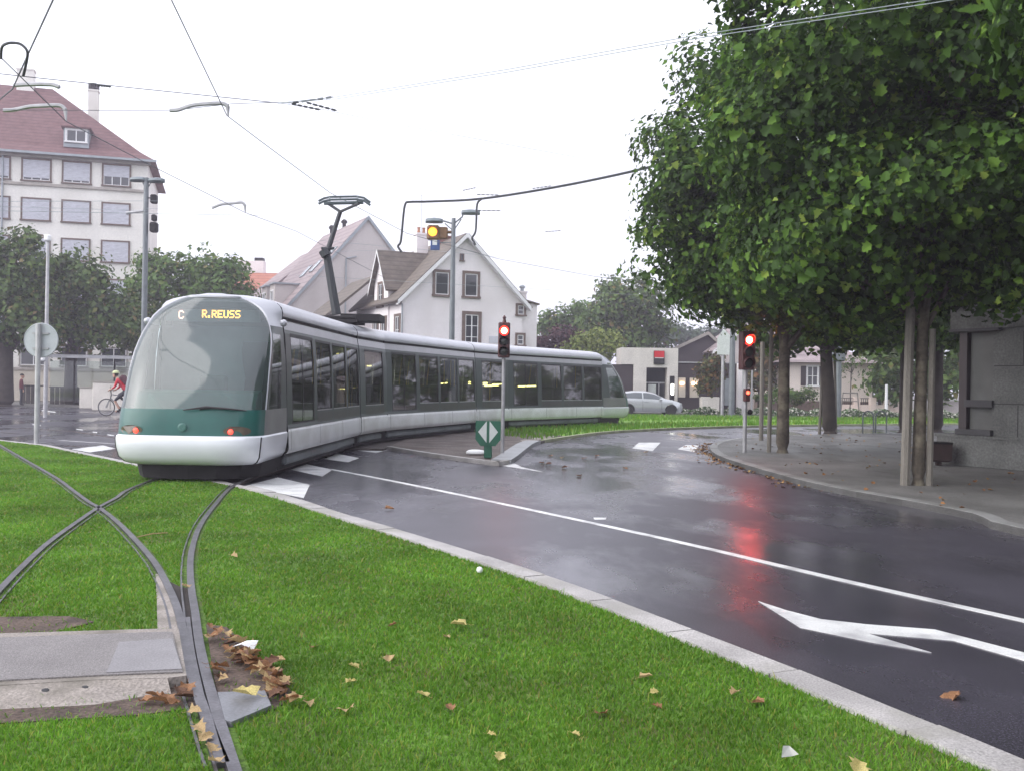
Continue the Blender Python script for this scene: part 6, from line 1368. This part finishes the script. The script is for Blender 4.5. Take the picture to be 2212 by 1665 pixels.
tree('plane_tree', 'plane tree in the middle of the pavement rows, only its foliage showing between the others', 'tree', (10.6, 20.5, .1), 3.6, .17, [crown_box(-.4, 3.2, 6.9, 3.4, 3.6, 3.4)], 14000, .2, M_lf_plane, M_bark, 'plane trees on the right pavement', 18, .8, True, (0, 2.5), 6, 60)
for i_, (x_, y_, lb) in enumerate(((7.3, -.4, 'unseen plane tree added for shade in the front row beside the viewpoint'), (11.8, 8.5, 'unseen plane tree added for shade in the back row, by the stone building'), (11.8, .5, 'unseen plane tree added for shade in the back row beside the viewpoint'))):  # unseen trees added to shade the crowns and road on the right
    tree('plane_tree', lb, 'tree', (x_, y_, .1), 3.4, .16, [crown_box(0, 0, 6.6, 3.4, 3.6, 3.2)], 6000, .3, M_lf_plane, M_bark, 'plane trees on the right pavement', 80 + i_, .8, True, (0, 0), 5, 60)
# trees at the left in front of the tall building
def bgtree(name, label, u, vb, Y, blobs_px, n, size, m_, seed, h0=2.6, r0=.2, clump=.8, bark=M_dbark, group=None, per=62, shell=.62, base_u=None, depth=1.):
    b = at(base_u or u, vb, Y); b.z = 0.05; bl = []
    for (cu, cv, ru, rv) in blobs_px:
        c = at(cu, cv, Y) - b; s_ = Y / F; bl.append((c.x, 0, c.z, ru * s_ * .9, max(ru, rv) * s_ * depth * .9, rv * s_ * .9))
        rq = random.Random(seed * 7 + len(bl))
        for _ in range(5):
            an_ = rq.uniform(-.5, 3.6); kk = rq.uniform(.22, .4); bl.append((c.x + math.cos(an_) * ru * s_ * .85, rq.uniform(-.6, .2) * ru * s_, c.z + math.sin(an_) * rv * s_ * .85, ru * s_ * kk, ru * s_ * kk, rv * s_ * kk * 1.1))
    return tree(name, label, 'tree' if 'tree' in name else 'bush', b, h0, r0, bl, n, size, m_, bark, group, seed, clump * 1.15, False, (0, 0), 5, per, h0 > .3, shell)
G = 'trees along the street at the left'
bgtree('street_tree', 'leafy tree cut by the left picture edge, with a thick trunk', 10, 875, 57, [(15, 600, 90, 95), (-10, 690, 90, 80), (60, 700, 60, 60), (40, 560, 50, 55)], 9000, .3, M_lf_dark, 21, 3.6, .5, .9, M_dbark, G)
bgtree('street_tree', 'leafy tree in front of the apartment block, between the thin pole and the shelter', 152, 875, 60, [(140, 640, 75, 80), (190, 680, 80, 75), (235, 690, 60, 70), (120, 715, 60, 50), (165, 600, 50, 45)], 10000, .3, M_lf_dark, 22, 3.6, .42, .9, M_dbark, G)
bgtree('street_tree', 'bright green round tree showing above the roof of the tram', 420, 870, 66, [(405, 620, 95, 75), (340, 640, 50, 80), (480, 625, 65, 65), (430, 590, 70, 50), (320, 600, 25, 45), (500, 650, 50, 60)], 11000, .3, M_lf_mid, 23, 3., .3, .9, M_dbark, G)
bgtree('street_tree', 'smaller tree behind the lamp post between block and round tree', 285, 872, 63, [(275, 690, 40, 60), (290, 720, 40, 50)], 2500, .3, M_lf_dark, 24, 2.6, .2, .8, M_dbark, G)
# background vegetation right of the white house
Gb = 'trees behind the far houses'
bgtree('broadleaf_tree', 'big dark tree rising behind the bank between white house and plane trees', 1370, 860, 84, [(1350, 650, 75, 60), (1330, 700, 55, 60), (1390, 690, 60, 75), (1375, 740, 60, 50), (1300, 690, 22, 30)], 9500, .36, M_lf_dark, 31, 3, .4, 1.1, M_dbark, Gb)
bgtree('broadleaf_tree', 'green tree crowns left of the big dark tree, above the rear of the tram', 1240, 860, 95, [(1215, 705, 42, 32), (1255, 690, 40, 36), (1280, 720, 40, 40), (1195, 715, 25, 22)], 4500, .38, M_lf_mid, 32, 3, .3, 1., M_dbark, Gb)
bgtree('bush', 'purple leaved bush behind the tram roof beside the white house', 1195, 860, 72, [(1200, 735, 45, 30), (1175, 750, 30, 30), (1235, 745, 30, 28)], 3000, .24, M_lf_pur, 33, 1.5, .1, .6, M_dbark)
bgtree('bush', 'yellow green bush behind the tail of the tram', 1290, 860, 70, [(1285, 740, 45, 32), (1265, 760, 40, 30), (1315, 760, 32, 36)], 3500, .22, M_lf_yel, 34, 1.5, .1, .6, M_dbark)
bgtree('bush', 'green and rust coloured bush against the dark bank wall', 1537, 870, 62, [(1535, 810, 22, 34), (1545, 795, 14, 24), (1528, 835, 16, 20)], 2200, .2, M_lf_aut, 35, 1.5, .08, .5, M_dbark)
fw_ = [bgtree('broadleaf_tree', lb, u, 850, Y, bl, n, .5, M_lf_blue, s, 3, .3, 1.2, M_dbark, Gb) for u, Y, bl, n, s, lb in (
    (1445, 130, [(1440, 722, 40, 18), (1475, 728, 40, 16)], 2500, 36, 'hazy bluish tree crown far behind the bank, left one'), (1540, 130, [(1540, 730, 50, 16), (1590, 728, 40, 18)], 2500, 37, 'hazy bluish tree crown far behind the barn, right one'))]
bgtree('broadleaf_tree', 'dark tree behind the right end of the bungalow', 1905, 860, 78, [(1910, 770, 45, 60), (1930, 820, 40, 45), (1890, 815, 30, 45), (1895, 735, 40, 35)], 6000, .34, M_lf_dark, 38, 2.5, .3, .9, M_dbark, Gb)
bgtree('broadleaf_tree', 'light green tree seen between the far trunk and the stone building', 2045, 860, 75, [(2045, 800, 30, 50), (2040, 840, 26, 30), (2100, 790, 40, 60)], 3000, .3, M_lf_mid, 39, 2.5, .2, .8, M_dbark, Gb)
bgtree('broadleaf_tree', 'garden tree left of the bungalow between pillar and trunk', 1640, 860, 72, [(1640, 800, 20, 50), (1655, 770, 30, 40)], 2500, .28, M_lf_aut, 40, 2., .15, .8, M_dbark, Gb)
for i_, (x_, y_, lb) in enumerate(((27, 66, 'garden tree beyond the side road, first one right of the bungalow garden'), (35, 68, 'garden tree beyond the side road, glimpsed left of the stone building'), (44, 66, 'garden tree beyond the side road, mostly behind the stone building'), (54, 69, 'garden tree beyond the side road, hidden right behind the stone building'), (64, 66, 'second farthest unseen garden tree, added to darken the tram window reflections'), (75, 72, 'farthest unseen garden tree, added to darken the tram window reflections'))):  # row darkens the tram window reflections; the two farthest are unseen additions
    tree('broadleaf_tree', lb, 'tree', (x_, y_, .05), 2.4, .25, [(0, 0, 5.2, 3.8, 3.4, 3.6), (-1.5, 0, 3., 2.6, 2.4, 2.0), (1.8, 0, 3.2, 2.6, 2.4, 2.2), (.5, 0, 7.6, 2.2, 2.2, 1.6)], 5000, .36, M_lf_dark, M_dbark, Gb, 60 + i_, 1.1, False, (0, 0), 5, 60)
for u, Y, lb, bl, mt in ((1735, 67, 'low green bush under the bungalow window', [(1735, 858, 30, 14), (1715, 862, 22, 12)], M_lf_dark), (1690, 66, 'low hedge left of the bungalow window', [(1690, 858, 26, 16), (1660, 862, 26, 14)], M_lf_mid)):
    bgtree('bush', lb, u, 880, Y, bl, 1200, .16, mt, int(u), .2, .05, .35)
b = at(1836, 885, 63); yt = tree('young_tree', 'slim young tree inside a wooden guard frame before the bungalow', 'tree', (b.x, 63, 0), 3.4, .04, [(0, 0, 3.2, .75, .7, 1.3)], 260, .16, M_lf_dark, M_dbark, None, 44, .35, False, (.05, 0), 8, 20)
gf = thing('tree_guard', 'wooden guard frame around the slim young tree', 'guard frame', (b.x, 63, 0)); m = MB()
for s in (-1, 1): m.tube([(s * .62, 0, 0), (s * .45, 0, 1.55)], .045, 6)
m.tube([(-.47, 0, 1.52), (.47, 0, 1.52)], .045, 6); m.tube([(-.5, 0, 1.0), (.5, 0, 1.0)], .03, 6); m.build('frame', M_stake, gf)
rng = np.random.default_rng(77)
def flowers(x0, x1, y0, y1, n, label):
    P = np.stack([x0 + (x1 - x0) * rng.random(n), y0 + (y1 - y0) * rng.random(n), .08 + .42 * rng.random(n) ** 1.3], 1); P[:, 2] *= .6 + .5 * np.sin(P[:, 0] * 1.7) ** 2
    o = multi('flower_bed', CARD_V, CARD_F, (frames(rng, rng.normal(size=(n, 3)) + np.array([0, -.4, .6]), .1 + .08 * rng.random(n)), P), M_petal); o['kind'] = 'stuff'; tag(o, label, 'flower bed')
flowers(at(1475, 880, 62).x, at(1580, 880, 62).x, 61.2, 62.2, 2600, 'bed of white flowers and green plants right of the silver car')
flowers(at(1590, 880, 62.5).x, at(2100, 880, 63).x, 61.6, 62.8, 9000, 'long planted strip with pale flowers across the side road')
# ------------------------------------------------------------------ light
w = bpy.data.worlds.new('World'); scn.world = w; w.use_nodes = True; nt = w.node_tree; L = nt.links.new
bg = nt.nodes['Background']; sky = nd(nt, 'ShaderNodeTexSky', sky_type='NISHITA', sun_disc=False)
SUN_EL, SUN_AZ = R(36), R(252)
sky.sun_elevation = SUN_EL; sky.sun_rotation = SUN_AZ; sky.dust_density = 3.; sky.air_density = 1.2
hs = nd(nt, 'ShaderNodeHueSaturation'); hs.inputs['Saturation'].default_value = .18; L(sky.outputs[0], hs.inputs['Color'])
mx = nd(nt, 'ShaderNodeMix', data_type='RGBA'); mx.inputs[0].default_value = .62; L(hs.outputs[0], mx.inputs[6]); mx.inputs[7].default_value = (8.5, 8.65, 9.9, 1)
cn = nd(nt, 'ShaderNodeTexNoise'); cn.inputs['Scale'].default_value = 2.2; cn.inputs['Detail'].default_value = 5
cm_ = nd(nt, 'ShaderNodeMapRange'); cm_.inputs[1].default_value = .35; cm_.inputs[2].default_value = .65; cm_.inputs[3].default_value = .82; cm_.inputs[4].default_value = 1.12; L(cn.outputs['Fac'], cm_.inputs[0])
mc_ = nd(nt, 'ShaderNodeMix', data_type='RGBA', blend_type='MULTIPLY'); mc_.inputs[0].default_value = 1; L(mx.outputs[2], mc_.inputs[6]); L(cm_.outputs[0], mc_.inputs[7]); L(mc_.outputs[2], bg.inputs[0]); bg.inputs[1].default_value = .12
sd = bpy.data.lights.new('sun', 'SUN'); sd.energy = 1.3; sd.angle = R(70); sd.color = (1, .96, .92); so = bpy.data.objects.new('sun', sd); COL.objects.link(so)
dirv = Vector((math.sin(SUN_AZ) * math.cos(SUN_EL), math.cos(SUN_AZ) * math.cos(SUN_EL), math.sin(SUN_EL)))
so.rotation_euler = dirv.to_track_quat('Z', 'Y').to_euler()
vs = scn.view_settings; scn.display_settings.display_device = 'sRGB'; vs.view_transform = 'Standard'; vs.look = 'None'; vs.gamma = 1; vs.exposure = .95
scn.cycles.max_bounces = 8; scn.cycles.transparent_max_bounces = 16; scn.cycles.caustics_reflective = False; scn.cycles.caustics_refractive = False
hz = MB(); hz.box(-430, 430, -70, 530, -1.2, 27.5); h_ = hz.build('added_haze', None); h_['kind'] = 'stuff'  # thin violet volume added to lift the dark shadows
hm_ = bpy.data.materials.new('shadow_lift_air'); hm_.use_nodes = True; ht = hm_.node_tree
for n in list(ht.nodes):
    if n.type != 'OUTPUT_MATERIAL': ht.nodes.remove(n)
pv_ = nd(ht, 'ShaderNodeVolumePrincipled'); pv_.inputs['Color'].default_value = (.92, .86, 1, 1); pv_.inputs['Density'].default_value = .0016; pv_.inputs['Anisotropy'].default_value = .2
ht.links.new(pv_.outputs[0], ht.nodes['Material Output'].inputs['Volume']); h_.data.materials.clear(); h_.data.materials.append(hm_)
tag(h_, 'thin violet air added over the whole junction to lift the shadows', 'added_haze')
